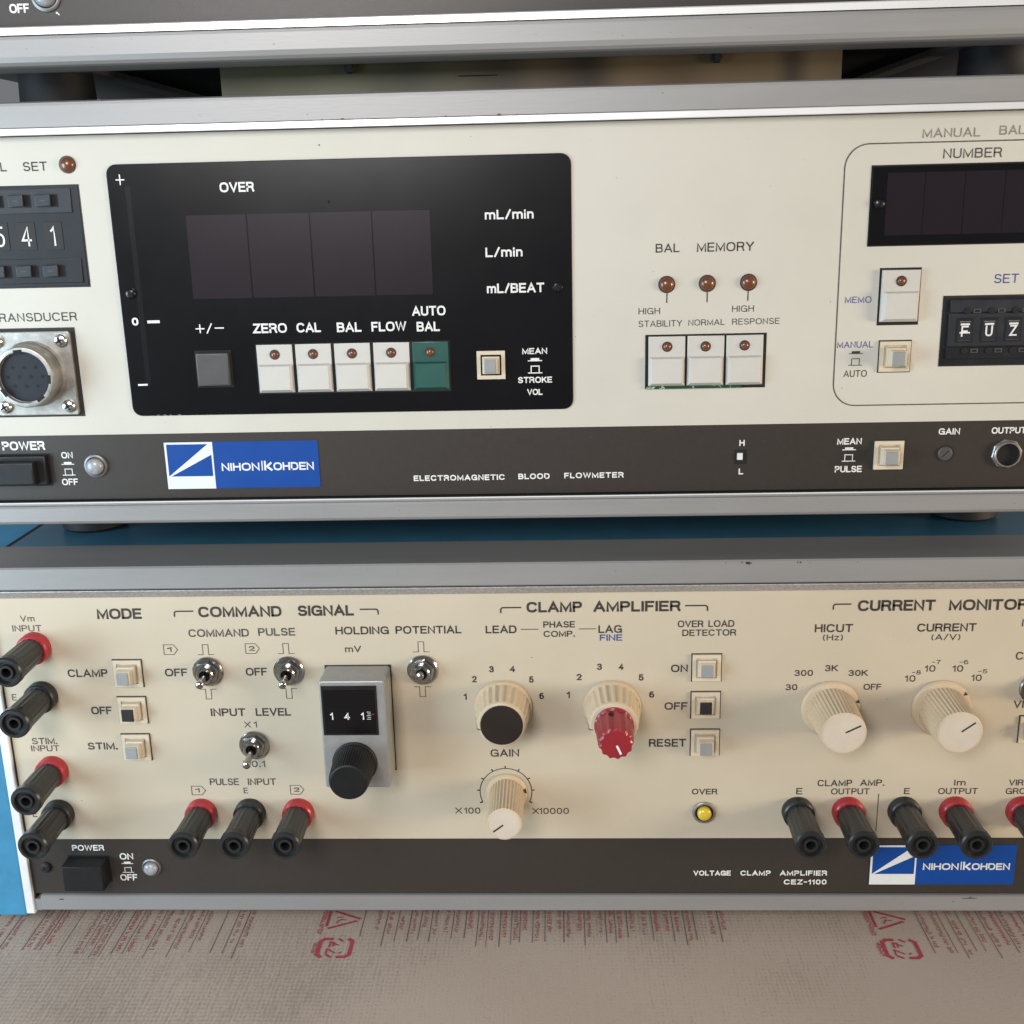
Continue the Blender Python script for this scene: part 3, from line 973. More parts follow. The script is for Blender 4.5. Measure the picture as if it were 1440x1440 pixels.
# keys on the display window
bx, bz = -101.92, 215.73
b = MB()
b.rect(bx - 6.4, bx + 6.4, bz - 6.4, bz + 6.4, .4, .66, 'hole')
b.rect(bx - 5.7, bx + 5.7, bz - 5.7, bz + 5.7, .5, 2.6, 'grey_plastic', .7)
part('sign_button', b, flow, (bx, 0, bz), 'charcoal grey square button')
kz = 215.45
k0, k4 = -80.40, -26.58
b = MB()
b.rect(k0 - 6.7, k4 + 6.7, kz - 8.8, kz + 8.6, .4, .64, 'hole')
part('key_recess', b, flow, (k0, 0, kz), smooth=0)
for i in range(5):
    x = k0 + (k4 - k0) * i / 4
    if i < 4:
        key_button(flow, x, kz, 12.4, 16.6, 'white_plastic', 1.0)
    else:
        key_button(flow, x, kz, 12.4, 16.6, 'green_plastic', 1.0, 'dark green key at the right end of the row')
push_switch(flow, -5.94, 215.35, 9.7, 4.0, hole=False)

# response keys
x0, z1 = 46.74, 224.54
x1, z0 = 87.63, 205.95
b = MB()
b.rect(x0, x1, z0, z1, 0, .12, 'hole')
rec = part('key_recess', b, flow, (x0, 0, z0), smooth=0)
b = MB()
b.rect(x0 + .3, x1 - 8, z0 + .15, z0 + 1.1, .1, .9, 'pcb')
part('circuit_board', b, rec, (x0, 0, z0), smooth=0)
w = (x1 - x0 - 1.4) / 3
for i in range(3):
    key_button(flow, x0 + .7 + w * (i + .5), (z0 + z1) / 2 + .25, w - .75, z1 - z0 - 1.7, 'white_plastic', .7)

# memo key and manual/auto switch
x0, z1 = 124.17, 245.14
x1, z0 = 137.85, 226.24
b = MB()
b.rect(x0, x1, z0, z1, 0, .12, 'hole')
part('key_recess', b, flow, (x0, 0, z0), smooth=0)
key_button(flow, (x0 + x1) / 2 + .05, (z0 + z1) / 2 + .3, x1 - x0 - 1.3, z1 - z0 - 1.9, 'white_plastic', 1.6)
push_switch(flow, 130.75, 215.74, 10.2, 6.8)

# number display on the right
x0, z1 = 119.47, 277.91
z0 = 252.16
b = MB()
b.rect(x0, XR - 8, z0, z1, 0, .14, 'hole')
b.rect(x0 + .4, XR - 8.5, z0 + .4, z1 - .5, 0, .4, 'black', .1)
nd = part('number_display', b, flow, (x0, 0, z0))
xx = [124.66, 136.85, 149.70, 162.52, 175.31]
for i in range(4):
    b = MB()
    b.rect(xx[i] + .1, xx[i + 1] - .1, z0 + 3.5, z1 - 2.5, .3, .46, 'digit_glass')
    part('digit_window', b, nd, (xx[i], 0, z0))
screw(nd, 122.55, -0.40, 265.81, 1.7, 'faint')

# set thumbwheels on the right
x0, z1 = 145.61, 235.63
z0 = 211.98
b = MB()
b.rect(x0, XR - 12, z0, z1, 0, .12, 'dull_black')
b.rect(x0 + .5, XR - 12.5, z0 + .5, z1 - .6, 0, .3, 'navy', .15)
zt, zm = 229.68, 218.76
b.rect(x0 + 2.2, XR - 13, zm, zt, .2, .8, 'navy_light', .2)
b.rect(x0 + 2.4, XR - 13, zt + .4, z1 - 1.5, .2, .9, 'navy_light', .2)
b.rect(x0 + 2.0, XR - 13, z0 + 2.5, zm - .4, .2, .9, 'navy', .2)
tw = part('thumbwheel_counter', b, flow, (x0, 0, z0))
wz = 224.25
wx = (153.29, 161.28, 169.25, 177.20)
for x, ch in zip(wx, 'FUZ5'):
    def wheel(w, ch=ch):
        w.rect(-2.9, 2.9, -4.1, 4.1, .7, .95, 'navy', .12)
        w.rect(-2.3, 2.3, -3.2, 3.2, .9, .97, 'insert')
        w.rect(-1.5, 1.5, 1.55, 2.2, .95, 1.0, 'white_ink')
        w.ribbon([(-1.75, 2.75), (1.75, 2.75)], .25, 1.0, 'grey_ink')
        w.text(ch, -1.2, 1.2, -2.2, 3.6, 'white_ink', .004, 1.04)
        w.ribbon([(-2.1, -3.5), (2.1, -3.5)], .18, 1.0, 'grey_plastic')
        if ch == 'F':
            w.ribbon([(-1.7, -.9), (1.7, -.9)], .5, 1.05, 'white_ink')
    inst('digit_wheel', ('setwheel', ch), wheel, tw, (x, 0, wz))
    for zz in (230.51, 217.25):
        def dot(w):
            w.lathe(0, 0, [(.8, 1.2), (1.2, 1.1)], 'hole', 18)
            w.rect(2.0, 4.4, -.7, .7, .8, 1.1, 'grey_plastic', .1)
            w.rect(2.4, 4.0, -.4, .4, 1.0, 1.14, 'navy')
        inst('push_tab', ('sdot',), dot, tw, (x + .4, 0, zz))
    for zz in (zt + .6, z0 + 3.0):
        pass

# brown strip of the flowmeter
b = MB()
def wt(s, xl, xr, zb, cap, w=.02, sp=1.0):
    T(b, s, xl, xr, zb, cap, 'white_ink', w, .13, sp)
wt('POWER', -180.83, -165.40, 187.95, 3.22)
wt('ON', -159.89, -155.78, 184.74, 2.33, .012)
wt('OFF', -160.91, -155.09, 174.95, 2.36, .012)
sym_push(b, -157.97, 180.71, 4.6, 'white_ink', .3)
wt('ELECTROMAGNETIC', -34.48, -2.24, 174.63, 2.02, .024, sp=1.25)
wt('BLOOD', 2.54, 13.57, 174.76, 2.01, .024, sp=1.25)
wt('FLOWMETER', 18.70, 39.54, 174.84, 2.01, .024, sp=1.25)
wt('H', 79.54, 81.38, 185.53, 2.14)
wt('L', 79.59, 81.20, 175.37, 2.17)
wt('MEAN', 113.15, 121.56, 185.46, 2.26, .018)
wt('PULSE', 112.81, 122.13, 175.59, 2.29, .018)
wt('GAIN', 147.53, 154.78, 188.43, 2.24, .018)
wt('OUTPUT', 165.48, 177.15, 188.48, 2.24, .018)
sym_push(b, 117.38, 181.68, 4.7, 'white_ink', .32)
for k, v in enumerate(b.v):
    if v[1] > -.12:
        b.v[k] = (v[0], v[1] - .05, v[2])
part('lettering', b, strip, (2, 0, 170), smooth=0)
b = MB()
wear(b, XL + 3, XR - 3, 171, 192, .13, 60, 'grey_ink', .03, .07, 13)
part('dust', b, strip, (2, 0, 170), smooth=0)['kind'] = 'stuff'
badge(flow, -122.53, -67.76, 173.01, 189.94)
# power rocker
x1, z1 = -164.91, 185.75
z0 = 175.43
b = MB()
b.rect(x1 - 27, x1 + .8, z0 - .6, z1 + .9, 0, .12, 'hole')
vs = []
b.rect(x1 - 26, x1, z0 + .2, z1 + .4, 0, 2.6, 'black_plastic', .5)
b.rect(x1 - 25, x1 - 3.2, z0 + 1.0, z1 - 1.2, 2.4, 6.0, 'black_plastic', .6)
part('power_button', b, flow, (x1 - 13, 0, z0))
neon(flow, -147.77, 181.86, 3.45)
# slide switch, gain trimmer, output jack
x, z = 80.14, 181.62
b = MB()
b.rect(x - 2.1, x + 2.1, z - 2.6, z + 2.6, .0, .16, 'hole')
b.rect(x - 1.3, x + .6, z - .9, z + 1.5, .1, .9, 'logo_white', .15)
part('slide_switch', b, flow, (x, 0, z))
push_switch(flow, 130.92, 181.60, 10.0, 6.0, hole=True)
x, z = 150.46, 181.80
b = MB()
b.lathe(x, z, [(.05, 3.0), (.2, 2.95), (.2, 2.75)], 'dull_black', 32, capm='hole')
b.lathe(x - .25, z - .05, [(.15, 2.55), (.5, 2.5), (.8, 2.1)], 'grey_plastic', 28)
b.ribbon([(x - 1.4, z - 1.2), (x + .9, z + 1.1)], .35, .83, 'hole')
part('gain_trimmer', b, flow, (x, 0, z))
x, z = 171.18, 181.36
b = MB()
b.lathe(x, z, [(0, 5.3), (.6, 5.3), (.9, 5.0), (.9, 4.4)], 'nickel', 8, rot=.2, cap=False)
b.lathe(x, z, [(.6, 4.7), (1.6, 4.6), (1.9, 4.3), (1.9, 3.9)], 'nickel', 40, cap=False)
b.lathe(x, z, [(1.9, 3.95), (1.5, 3.75), (.25, 3.7)], 'dull_black', 40, capm='hole')
part('output_jack', b, flow, (x, 0, z))

# ------------------------------------------------------------------ voltage clamp amplifier at the bottom
amp = thing('clamp_amplifier', (2, 170, -9), 'beige fronted amplifier with round knobs and black jacks, blue cabinet, lowest in the stack', 'instrument', 'stacked laboratory instruments')
b = MB()
b.rect(XL, XR, 31.9, 132.6, -3, 0, 'beige')
pan = part('front_panel', b, amp, (2, 0, 32))
b = MB()
b.rect(XL, XR, 7.7, 31.85, -3, 0.05, 'brown')
strip = part('lower_strip', b, amp, (2, 0, 8))
b = MB()
b.extrude_x([(-22, 145.4), (4.3, 145.4), (4.9, 144.8), (4.9, 137.2), (4.5, 136.7), (-22, 136.7)], XL - 3.5, XR + 3.5, 'alu')
wear(b, XL, XR, 137.5, 144.6, 4.93, 40, 'grey_ink', .06, .16, 8)
wear(b, 75, 130, 144.2, 144.75, 4.93, 9, 'ink', .15, .35, 9)
part('top_rail', b, amp, (2, 0, 140))
b = MB()
b.extrude_x([(-5, 136.6), (4.3, 136.6), (4.6, 136.3), (4.6, 135.9), (.6, 132.4), (-5, 132.4)], XL, XR, ['dull_black', 'dull_black', 'rough_alu', 'rough_alu', 'rough_alu', 'rough_alu'])
part('trim_strip', b, amp, (2, 0, 133))
b = MB()
b.extrude_x([(-12, 7.55), (1.0, 7.5), (1.6, 7.2), (1.6, 1.3), (1.2, .8), (-12, .8)], XL + 3.4, XR - 3.4, 'alu')
b.box(XL + 11, XL + 12.5, -1.9, -1.5, 5.9, 6.1, 'dull_black')
sx, sz = 172.49, 6.52
b.flat([(sx - 3, sz + .1), (sx - .5, sz + .25), (sx + .6, sz + .9), (sx + .8, sz + .4), (sx + 3, sz + .2), (sx + 2.4, sz - .1), (sx - 2.5, sz - .1)], 1.66, 'thin_ink')
wear(b, XL + 8, XR - 8, 1.6, 6.9, 1.63, 40, 'grey_ink', .06, .18, 12)
part('bottom_rail', b, amp, (2, 0, 1))
for s_ in (-1, 1):
    xx = XL if s_ < 0 else XR
    b = MB()
    xs = sorted((xx - s_ * .2, xx + s_ * 3.2))
    b.rect(xs[0], xs[1], -.6, 136.5, -12, 1.8, 'trim', .4)
    b.rect(*sorted((xx - s_ * .9, xx - s_ * .1)), 0, 132, -3, .12, 'dull_black')
    b.rect(*sorted((xx - s_ * .3, xx - s_ * 3.2)), .4, 5.4, -8, .9, 'alu', .3)
    part('corner_strip', b, amp, (xs[0], 0, 0))
    b = MB()
    xs = sorted((xx + s_ * 3.3, xx + s_ * 26))
    b.rect(xs[0], xs[1], -1.8, 143.4, -DEPTH, 1.2, 'lit_blue', .6)
    part('side_cheek', b, amp, (xs[0], 0, 0))
b = MB()
b.box(XL - 3, XR + 3, 22.1, DEPTH, 1.5, 143.8, 'blue')
b.box(XL - 4.6, XL - 3, 22.1, DEPTH, 140, 143.9, 'dull_black')
b.box(XL, XR, 5, 22, 1.5, 136, 'dark_steel')
part('cabinet', b, amp, (2, 170, 2))
for x in (-170, 176):
    foot(amp, x, 60, 2, -9.0, 12)

b = MB()
def bl(s, xl, xr, zb, cap, m='ink', w=.014, sp=1.0, shear=0):
    T(b, s, xl, xr, zb, cap, m, w, sp=sp, shear=shear)
BW = .023
bl('MODE', -154.50, -137.70, 123.64, 4.19, w=BW)
bl('COMMAND', -116.49, -85.56, 124.03, 4.17, w=BW)
bl('SIGNAL', -79.60, -58.84, 124.14, 4.16, w=BW)
bl('CLAMP', 4.43, 24.60, 124.68, 4.12, w=BW)
bl('AMPLIFIER', 28.73, 60.24, 124.65, 4.11, w=BW)
bl('CURRENT', 123.71, 151.27, 123.99, 4.21, w=BW)
bl('MONITOR', 156.04, 184.18, 123.93, 4.20, w=BW)
bz = 126.67
bracket(b, -125.46, bz - .2, -118.30, True)
bracket(b, -56.62, bz - .1, -49.94, False)
bracket(b, -4.99, bz, 2.53, True)
bracket(b, 61.87, bz + .1, 69.92, False)
bracket(b, 114.99, bz + .1, 121.32, True)
bl('Vm', -183.55, -178.18, 123.00, 2.39, m='thin_ink', w=.004)
bl('INPUT', -187.07, -176.03, 119.05, 2.54, m='thin_ink', w=.006)
bl('COMMAND', -120.99, -98.38, 116.27, 3.09, m='thin_ink')
bl('PULSE', -94.89, -81.11, 116.49, 3.09, m='thin_ink')
bl('HOLDING', -66.14, -46.39, 116.75, 3.08)
bl('POTENTIAL', -43.88, -19.62, 116.81, 3.07)
bl('mV', -63.02, -57.06, 109.75, 2.54, w=.008)
sym_tag(b, -128.33, 111.34, '1')
sym_tag(b, -97.58, 111.49, '2')
sym_pulse(b, -115.22, 111.22, True); sym_pulse(b, -115.73, 93.28, False)
sym_pulse(b, -85.07, 111.38, True); sym_pulse(b, -85.25, 93.35, False)
sym_pulse(b, -34.79, 111.64, True); sym_pulse(b, -34.93, 93.71, False)
bl('OFF', -131.47, -122.98, 100.60, 3.16)
bl('OFF', -100.91, -92.87, 100.65, 3.15)
bl('INPUT', -115.64, -102.48, 84.19, 3.22)
bl('LEVEL', -98.53, -85.14, 84.22, 3.21)
bl('X', -103.29, -100.84, 79.44, 2.50, w=-.004); bl('1', -99.76, -98.53, 79.42, 2.50, w=0)
bl('X', -105.14, -102.39, 62.90, 2.70, w=-.004); bl('0.1', -101.84, -96.76, 62.88, 2.70, w=0)
bl('PULSE', -118.81, -107.47, 55.22, 2.88, m='thin_ink', w=.008)
bl('INPUT', -104.02, -93.12, 55.17, 2.88, m='thin_ink', w=.008)
bl('E', -105.98, -104.32, 51.69, 2.44, m='thin_ink', w=.006)
sym_tag(b, -123.46, 52.97, '1', w=5.4, hh=3.7)
sym_tag(b, -85.15, 53.14, '2', w=5.2, hh=3.8)
bl('CLAMP', -168.46, -153.27, 100.57, 3.17)
bl('OFF', -161.39, -153.46, 85.23, 3.23)
bl('STIM.', -164.59, -152.99, 70.53, 2.99)
bl('STIM.', -186.03, -176.20, 72.89, 2.69, m='thin_ink', w=.008)
bl('INPUT', -186.72, -175.76, 69.89, 2.55, m='thin_ink', w=.006)
bl('E', -191.19, -189.41, 91.18, 2.63, m='thin_ink', w=.004)
bl('E', -190.07, -188.24, 41.61, 2.80, m='thin_ink', w=.004)
bl('LEAD', -10.73, 0.62, 116.70, 3.06)
b.ribbon([(2.21, 118.16), (8.59, 118.16)], .3, .08, 'ink')
bl('PHASE', 10.42, 21.97, 118.72, 2.49)
bl('COMP.', 10.49, 21.94, 115.11, 2.37)
b.ribbon([(23.26, 118.13), (29.61, 118.12)], .3, .08, 'ink')
bl('LAG', 30.51, 39.06, 116.46, 3.05)
bl('FINE', 31.02, 39.20, 113.40, 2.51, m='blue_ink', w=.016)
bl('OVER', 59.30, 68.57, 118.40, 2.62, w=.01)
bl('LOAD', 70.36, 79.73, 118.44, 2.62, w=.01)
bl('DETECTOR', 61.03, 80.48, 115.02, 2.49, w=.01)
bl('ON', 57.10, 63.22, 100.83, 2.96)
bl('OFF', 54.94, 63.36, 85.72, 3.02)
bl('RESET', 49.28, 63.09, 70.61, 3.22)
bl('OVER', 65.72, 75.24, 50.63, 2.40, w=.012)
bl('GAIN', -10.32, 0.45, 66.78, 3.11, w=.01)
for n_, x_, y_ in (('1', 654, 979), ('2', 667, 955), ('3', 691, 941), ('4', 720.5, 940.5), ('5', 747, 955), ('6', 761.5, 978), ):
    pass
bl('1', -19.76, -18.56, 90.28, 2.59, w=.02); bl('2', -16.33, -14.61, 97.30, 2.57, w=.02); bl('3', -9.87, -8.16, 101.24, 2.56, w=.02)
bl('4', -2.22, -0.25, 101.32, 2.55, w=.02); bl('5', 4.80, 6.51, 96.99, 2.57, w=.02); bl('6', 8.51, 10.23, 90.37, 2.59, w=.02)
bl('1', 18.69, 19.88, 90.74, 2.58, w=.02); bl('2', 22.45, 24.29, 97.86, 2.56, w=.02); bl('3', 29.94, 31.77, 101.92, 2.54, w=.02)
bl('4', 37.92, 39.75, 101.85, 2.54, w=.02); bl('5', 45.26, 47.09, 97.54, 2.55, w=.02); bl('6', 49.24, 51.08, 90.66, 2.58, w=.02)
gx, gz = -4.90, 51.95
b.ribbon([(gx + 9.9 * cos(radians(a)), gz + 9.9 * sin(radians(a))) for a in [-24.6 + 229.2 * k / 48 for k in range(49)]], .34, .08, 'ink')
for k in range(9):
    a = radians(-24.6 + 229.2 * k / 8)
    c, s_ = cos(a), sin(a)
    b.ribbon([(gx + 9.8 * c, gz + 9.8 * s_), (gx + 11.0 * c, gz + 11.0 * s_)], .6 if k in (0, 8) else .45, .09, 'ink')
bl('X', -24.56, -21.96, 42.72, 2.60, w=-.002); bl('100', -21.13, -14.97, 42.71, 2.60, w=.004)
bl('X', 5.11, 7.56, 42.49, 2.59, w=-.002); bl('10000', 7.70, 19.00, 42.47, 2.59, w=.004)
bl('HICUT', 108.74, 122.40, 115.98, 3.17)
bl('(Hz)', 111.84, 119.00, 112.81, 2.35, w=.006)
bl('CURRENT', 145.39, 166.42, 115.88, 3.15)
bl('(A/V)', 150.71, 160.99, 112.58, 2.34, w=.006)
bl('30', 99.18, 103.46, 93.29, 2.41, w=.012); speck(b, 105.35, 94.54, .14)
bl('300', 102.18, 108.90, 98.92, 2.39, w=.012)
bl('3K', 113.20, 117.84, 100.67, 2.53, w=.012)
bl('30K', 121.81, 128.76, 98.77, 2.39, w=.012)
bl('OFF', 127.54, 133.99, 93.22, 2.41, w=.012)
bl('10', 142.28, 146.14, 96.37, 2.53, w=.008); bl('-8', 144.79, 147.86, 99.17, 1.68, w=.006)
bl('10', 149.19, 153.03, 100.25, 2.52, w=.008); bl('-7', 151.66, 154.73, 103.17, 1.67, w=.006)
bl('10', 159.17, 163.01, 100.17, 2.52, w=.008); bl('-6', 161.50, 164.68, 103.09, 1.67, w=.006)
bl('10', 166.25, 169.96, 96.47, 2.53, w=.008); bl('-5', 168.56, 171.75, 99.40, 1.68, w=.006)
bl('MODE', 182.38, 193.32, 117.63, 3.00)
bl('CLAMP', 181.44, 195.64, 104.69, 3.05, w=.008)
bl('VIRT.', 182.45, 192.98, 85.58, 2.98, w=.01)
bl('E', 104.90, 107.17, 50.51, 2.69, w=.008)
bl('CLAMP', 112.73, 125.59, 53.90, 2.68, w=.008)
bl('AMP.', 128.63, 137.63, 54.00, 2.68, w=.008)
bl('OUTPUT', 117.95, 132.29, 50.44, 2.54, w=.006)
b.ribbon([(135.77, 50.71), (135.63, 34.71)], .3, .08, 'ink')
bl('E', 145.12, 147.24, 50.52, 2.53, w=.008)
bl('Im', 163.46, 167.67, 54.02, 2.52, w=.008)
bl('OUTPUT', 157.81, 172.44, 50.46, 2.53, w=.006)
bl('VIRTUAL', 183.68, 198.47, 53.93, 2.51, w=.006)
bl('GROUND', 182.82, 197.52, 50.37, 2.52, w=.006)
speck(b, 136.29, 89.49, .2); speck(b, 178.66, 76.33, .16, 'thin_ink'); speck(b, 9.76, 77.31, .16, 'thin_ink'); speck(b, -42.52, 125.53, .12, 'thin_ink')
part('lettering', b, pan, (2, 0, 32), smooth=0)
b = MB()
wear(b, XL + 4, XR - 4, 33, 131, .07, 80, 'thin_ink', .04, .10, 4)
part('dust', b, pan, (2, 0, 32), smooth=0)['kind'] = 'stuff'

# controls
ja = 43.53
for x, red in ((-123.00, True), (-104.05, False), (-85.17, True),
               (105.66, False), (124.50, True), (145.39, False), (164.49, True), (189.28, True)):
    jack(amp, x, ja, red)
jx = (-179.31 + -179.24 + -179.46 + -179.13) / 4
jack(amp, jx, 112.88, True)
jack(amp, jx, 93.08, False)
jack(amp, jx, 61.98, True)
jack(amp, jx, 43.35, False)

tz = 102.64
toggle(amp, -115.00, tz, (.9, .4))
toggle(amp, -84.55, tz, (.7, .2))
toggle(amp, -34.53, tz, (.6, 3.6))
toggle(amp, -100.09, 72.31, (.4, -1.6))
toggle(amp, 189.40, 93.35, (.4, 2.6))

push_switch(amp, -145.37, 102.04, 10.6, 6.2)
push_switch(amp, -145.32, 87.06, 10.6, 5.6, 'dull_black', label='push switch with black button face')
push_switch(amp, -145.55, 71.66, 10.6, 5.8)
push_switch(amp, 70.07, 102.59, 10.4, 4.2)
push_switch(amp, 70.01, 87.66, 10.4, 3.6, 'dull_black', label='push switch with black button face')
push_switch(amp, 70.08, 72.44, 10.4, 6.4)
push_switch(amp, 190.46, 77.13, 10.4, 5)

wide_knob(amp, -5.00, 87.23, 'disc')
wide_knob(amp, 35.42, 86.96, 'knob')
ribbed_knob(amp, 115.94, 86.01, 10.9, 8.9, 7.9, 20.7, radians(27), radians(20))
ribbed_knob(amp, 156.16, 86.03, 10.9, 8.9, 7.9, 20.7, radians(37), radians(38))
ribbed_knob(amp, -4.55, 51.86, 7.9, 6.8, 6.35, 23.2, radians(217), radians(12), n=34)
neon(amp, 70.44, 43.08, 3.6, 'yellow', 'nickel')

# holding potential dial module
hx1, hz1 = -46.63, 104.39
hx0 = -70.81
hz0 = 61.65
b = MB()
b.rect(hx0, hx1, hz0, hz1, 0, 14, 'module', .6, 1.2)
b.rect(hx0 - .25, hx1 + .35, hz0 - .2, hz1 + .3, 0, .3, 'dull_black')
mod = part('dial_module', b, amp, (hx0, 0, hz0))
wx0, wz1 = -70.03, 102.57
wx1, wz0 = -49.84, 83.05
b = MB()
b.rect(wx0, wx1, wz0, wz1, 13.9, 14.35, 'black_plastic', .25)
b.rect(wx0 + .8, wx1 - .8, wz0 + .8, wz1 - 1.6, 14.3, 14.5, 'black', .1)
win = part('counter_window', b, mod, (wx0, 0, wz0))
b = MB()
dz = 89.44
for ch, x in (('1', -66.54), ('4', -60.94), ('1', -55.31)):
    b.rect(x - 2.2, x + 2.2, dz - 1.0, dz + 3.9, 14.45, 14.54, 'black')
    wd = .55 if ch == '1' else 1.0
    b.text(ch, x - wd, x + wd, dz, 2.9, 'white_ink', .012, 14.66)
x = -53.76
for k in range(5):
    b.ribbon([(x + (.3 if k % 2 else 0), dz + .2 + k * .7), (x + 1.5, dz + .2 + k * .7)], .16, 14.64, 'white_ink')
b.ribbon([(-52.02, 91.50), (-50.98, 91.55)], .3, 14.64, 'red')
part('digits', b, win, (wx0, 0, wz0), smooth=0)
kx, kz_ = -59.28, 72.02
def dialknob(w):
    w.lathe(0, 0, [(14, 8.3), (14.8, 8.3), (15.2, 7.9), (27.8, 7.2), (28.8, 6.8), (29.1, 6.2)], 'dial_black', fl=(52, .16, 2, 4))
inst('dial_knob', ('dialknob',), dialknob, mod, (kx, 0, kz_))

# brown strip of the amplifier
b = MB()
def wt(s, xl, xr, zb, cap, w=.02, sp=1.0):
    T(b, s, xl, xr, zb, cap, 'white_ink', w, .13, sp)
wt('POWER', -176.30, -163.51, 26.82, 2.53, .014)
wt('ON', -157.73, -152.33, 22.84, 2.85, .014)
wt('OFF', -158.55, -151.69, 13.42, 2.89, .014)
sym_push(b, -155.03, 19.18, 4.6, 'white_ink', .3)
wt('VOLTAGE', 66.92, 81.30, 15.61, 2.19, .024, sp=1.2)
wt('CLAMP', 84.99, 96.59, 15.61, 2.19, .024, sp=1.2)
wt('AMPLIFIER', 100.13, 118.23, 15.60, 2.19, .024, sp=1.2)
wt('CEZ-1100', 101.79, 118.15, 11.68, 2.20, .024, sp=1.2)
for k, v in enumerate(b.v):
    if v[1] > -.12:
        b.v[k] = (v[0], v[1] - .05, v[2])
part('lettering', b, strip, (2, 0, 8), smooth=0)
b = MB()
wear(b, XL + 3, XR - 3, 9, 31, .13, 60, 'grey_ink', .03, .07, 14)
part('dust', b, strip, (2, 0, 8), smooth=0)['kind'] = 'stuff'
badge(amp, 134.34, 189.01, 11.84, 28.87)
x0, x1 = -178.09, -162.41
z1, z0 = 24.28, 13.42
b = MB()
b.rect(x0 - .6, x1 + .6, z0 - .6, z1 + .6, 0, .14, 'hole')
b.rect(x0, x1, z0, z1, 0, 7.6, 'black_plastic', .5)
part('power_button', b, amp, (x0, 0, z0))
neon(amp, -145.46, 19.49, 3.1)
screw(amp, -187.79, -0.05, 19.55, 2.2, 'dull_black')

# ------------------------------------------------------------------ packing sheet and table under the stack
SZ = -9.2
rnd = random.Random(11)
tm = bpy.data.materials.new('packing_sheet')
tm.use_nodes = True
nt = tm.node_tree
bs = nt.nodes['Principled BSDF']
bs.inputs['Roughness'].default_value = 0.7
tc = nt.nodes.new('ShaderNodeTexCoord')
mp = nt.nodes.new('ShaderNodeMapping')
mp.inputs['Scale'].default_value = (1.0, 0.10, 1.0)
nt.links.new(tc.outputs['Object'], mp.inputs['Vector'])
n1 = nt.nodes.new('ShaderNodeTexNoise')
n1.inputs['Scale'].default_value = 950
n1.inputs['Detail'].default_value = 5
nt.links.new(mp.outputs['Vector'], n1.inputs['Vector'])
n2 = nt.nodes.new('ShaderNodeTexNoise')
n2.inputs['Scale'].default_value = 9
nt.links.new(tc.outputs['Object'], n2.inputs['Vector'])
n3 = nt.nodes.new('ShaderNodeTexNoise')
n3.inputs['Scale'].default_value = 1100
n3.inputs['Detail'].default_value = 4
nt.links.new(tc.outputs['Object'], n3.inputs['Vector'])
ad = nt.nodes.new('ShaderNodeMath')
ad.operation = 'ADD'
nt.links.new(n1.outputs['Fac'], ad.inputs[0])
nt.links.new(n3.outputs['Fac'], ad.inputs[1])
ad2 = nt.nodes.new('ShaderNodeMath')
ad2.operation = 'MULTIPLY_ADD'
nt.links.new(ad.outputs[0], ad2.inputs[0])
ad2.inputs[1].default_value = .38
nt.links.new(n2.outputs['Fac'], ad2.inputs[2])
rp = nt.nodes.new('ShaderNodeValToRGB')
rp.color_ramp.elements[0].position = .62
rp.color_ramp.elements[1].position = 1.2
rp.color_ramp.elements[0].color = (0.200, 0.156, 0.124, 1)
rp.color_ramp.elements[1].color = (0.40, 0.322, 0.268, 1)
nt.links.new(ad2.outputs[0], rp.inputs['Fac'])
nt.links.new(rp.outputs['Color'], bs.inputs['Base Color'])
wv = []
for direction, sc in (('X', 190), ('Y', 150)):
    w_ = nt.nodes.new('ShaderNodeTexWave')
    w_.bands_direction = direction
    w_.inputs['Scale'].default_value = sc
    w_.inputs['Distortion'].default_value = 3.0
    w_.inputs['Detail'].default_value = 2.0
    w_.inputs['Detail Scale'].default_value = 1.5
    nt.links.new(tc.outputs['Object'], w_.inputs['Vector'])
    wv.append(w_)
wm = nt.nodes.new('ShaderNodeMath')
wm.operation = 'ADD'
nt.links.new(wv[0].outputs['Fac'], wm.inputs[0])
nt.links.new(wv[1].outputs['Fac'], wm.inputs[1])
ad3 = nt.nodes.new('ShaderNodeMath')
ad3.operation = 'MULTIPLY_ADD'
nt.links.new(wm.outputs[0], ad3.inputs[0])
ad3.inputs[1].default_value = .10
nt.links.new(ad2.outputs[0], ad3.inputs[2])
nt.links.new(ad3.outputs[0], rp.inputs['Fac'])
bp = nt.nodes.new('ShaderNodeBump')
bp.inputs['Strength'].default_value = .35
bp.inputs['Distance'].default_value = .0004
nt.links.new(ad.outputs[0], bp.inputs['Height'])
nt.links.new(bp.outputs['Normal'], bs.inputs['Normal'])
M['sheet'] = tm
M['table'] = mat('brown_table', (0.20, 0.15, 0.11), 0.6, var=.1, scale=20, stretch=(1, 6, 1))


def sheet_z(x, y):
    return SZ + .35 * sin(x * .021 + .6) * sin(y * .04 + x * .006) + .18 * sin(x * .06 + y * .09)


b = MB()
nx, ny = 150, 70
gx = [-300 + 600 * i / nx for i in range(nx + 1)]
gy = [-135 + 260 * j / ny for j in range(ny + 1)]
vs = [(x, y, sheet_z(x, y)) for y in gy for x in gx]
fs = [[j * (nx + 1) + i, j * (nx + 1) + i + 1, (j + 1) * (nx + 1) + i + 1, (j + 1) * (nx + 1) + i] for j in range(ny) for i in range(nx)]
b.add(vs, fs, 'sheet')
sheet = link('packing_sheet', b.mesh('packing_sheet', (0, 0, SZ), 60), None, (0, 0, SZ), 'beige foam packing sheet with red printed recycling marks, lying under the lowest instrument')
sheet['category'] = 'packing sheet'

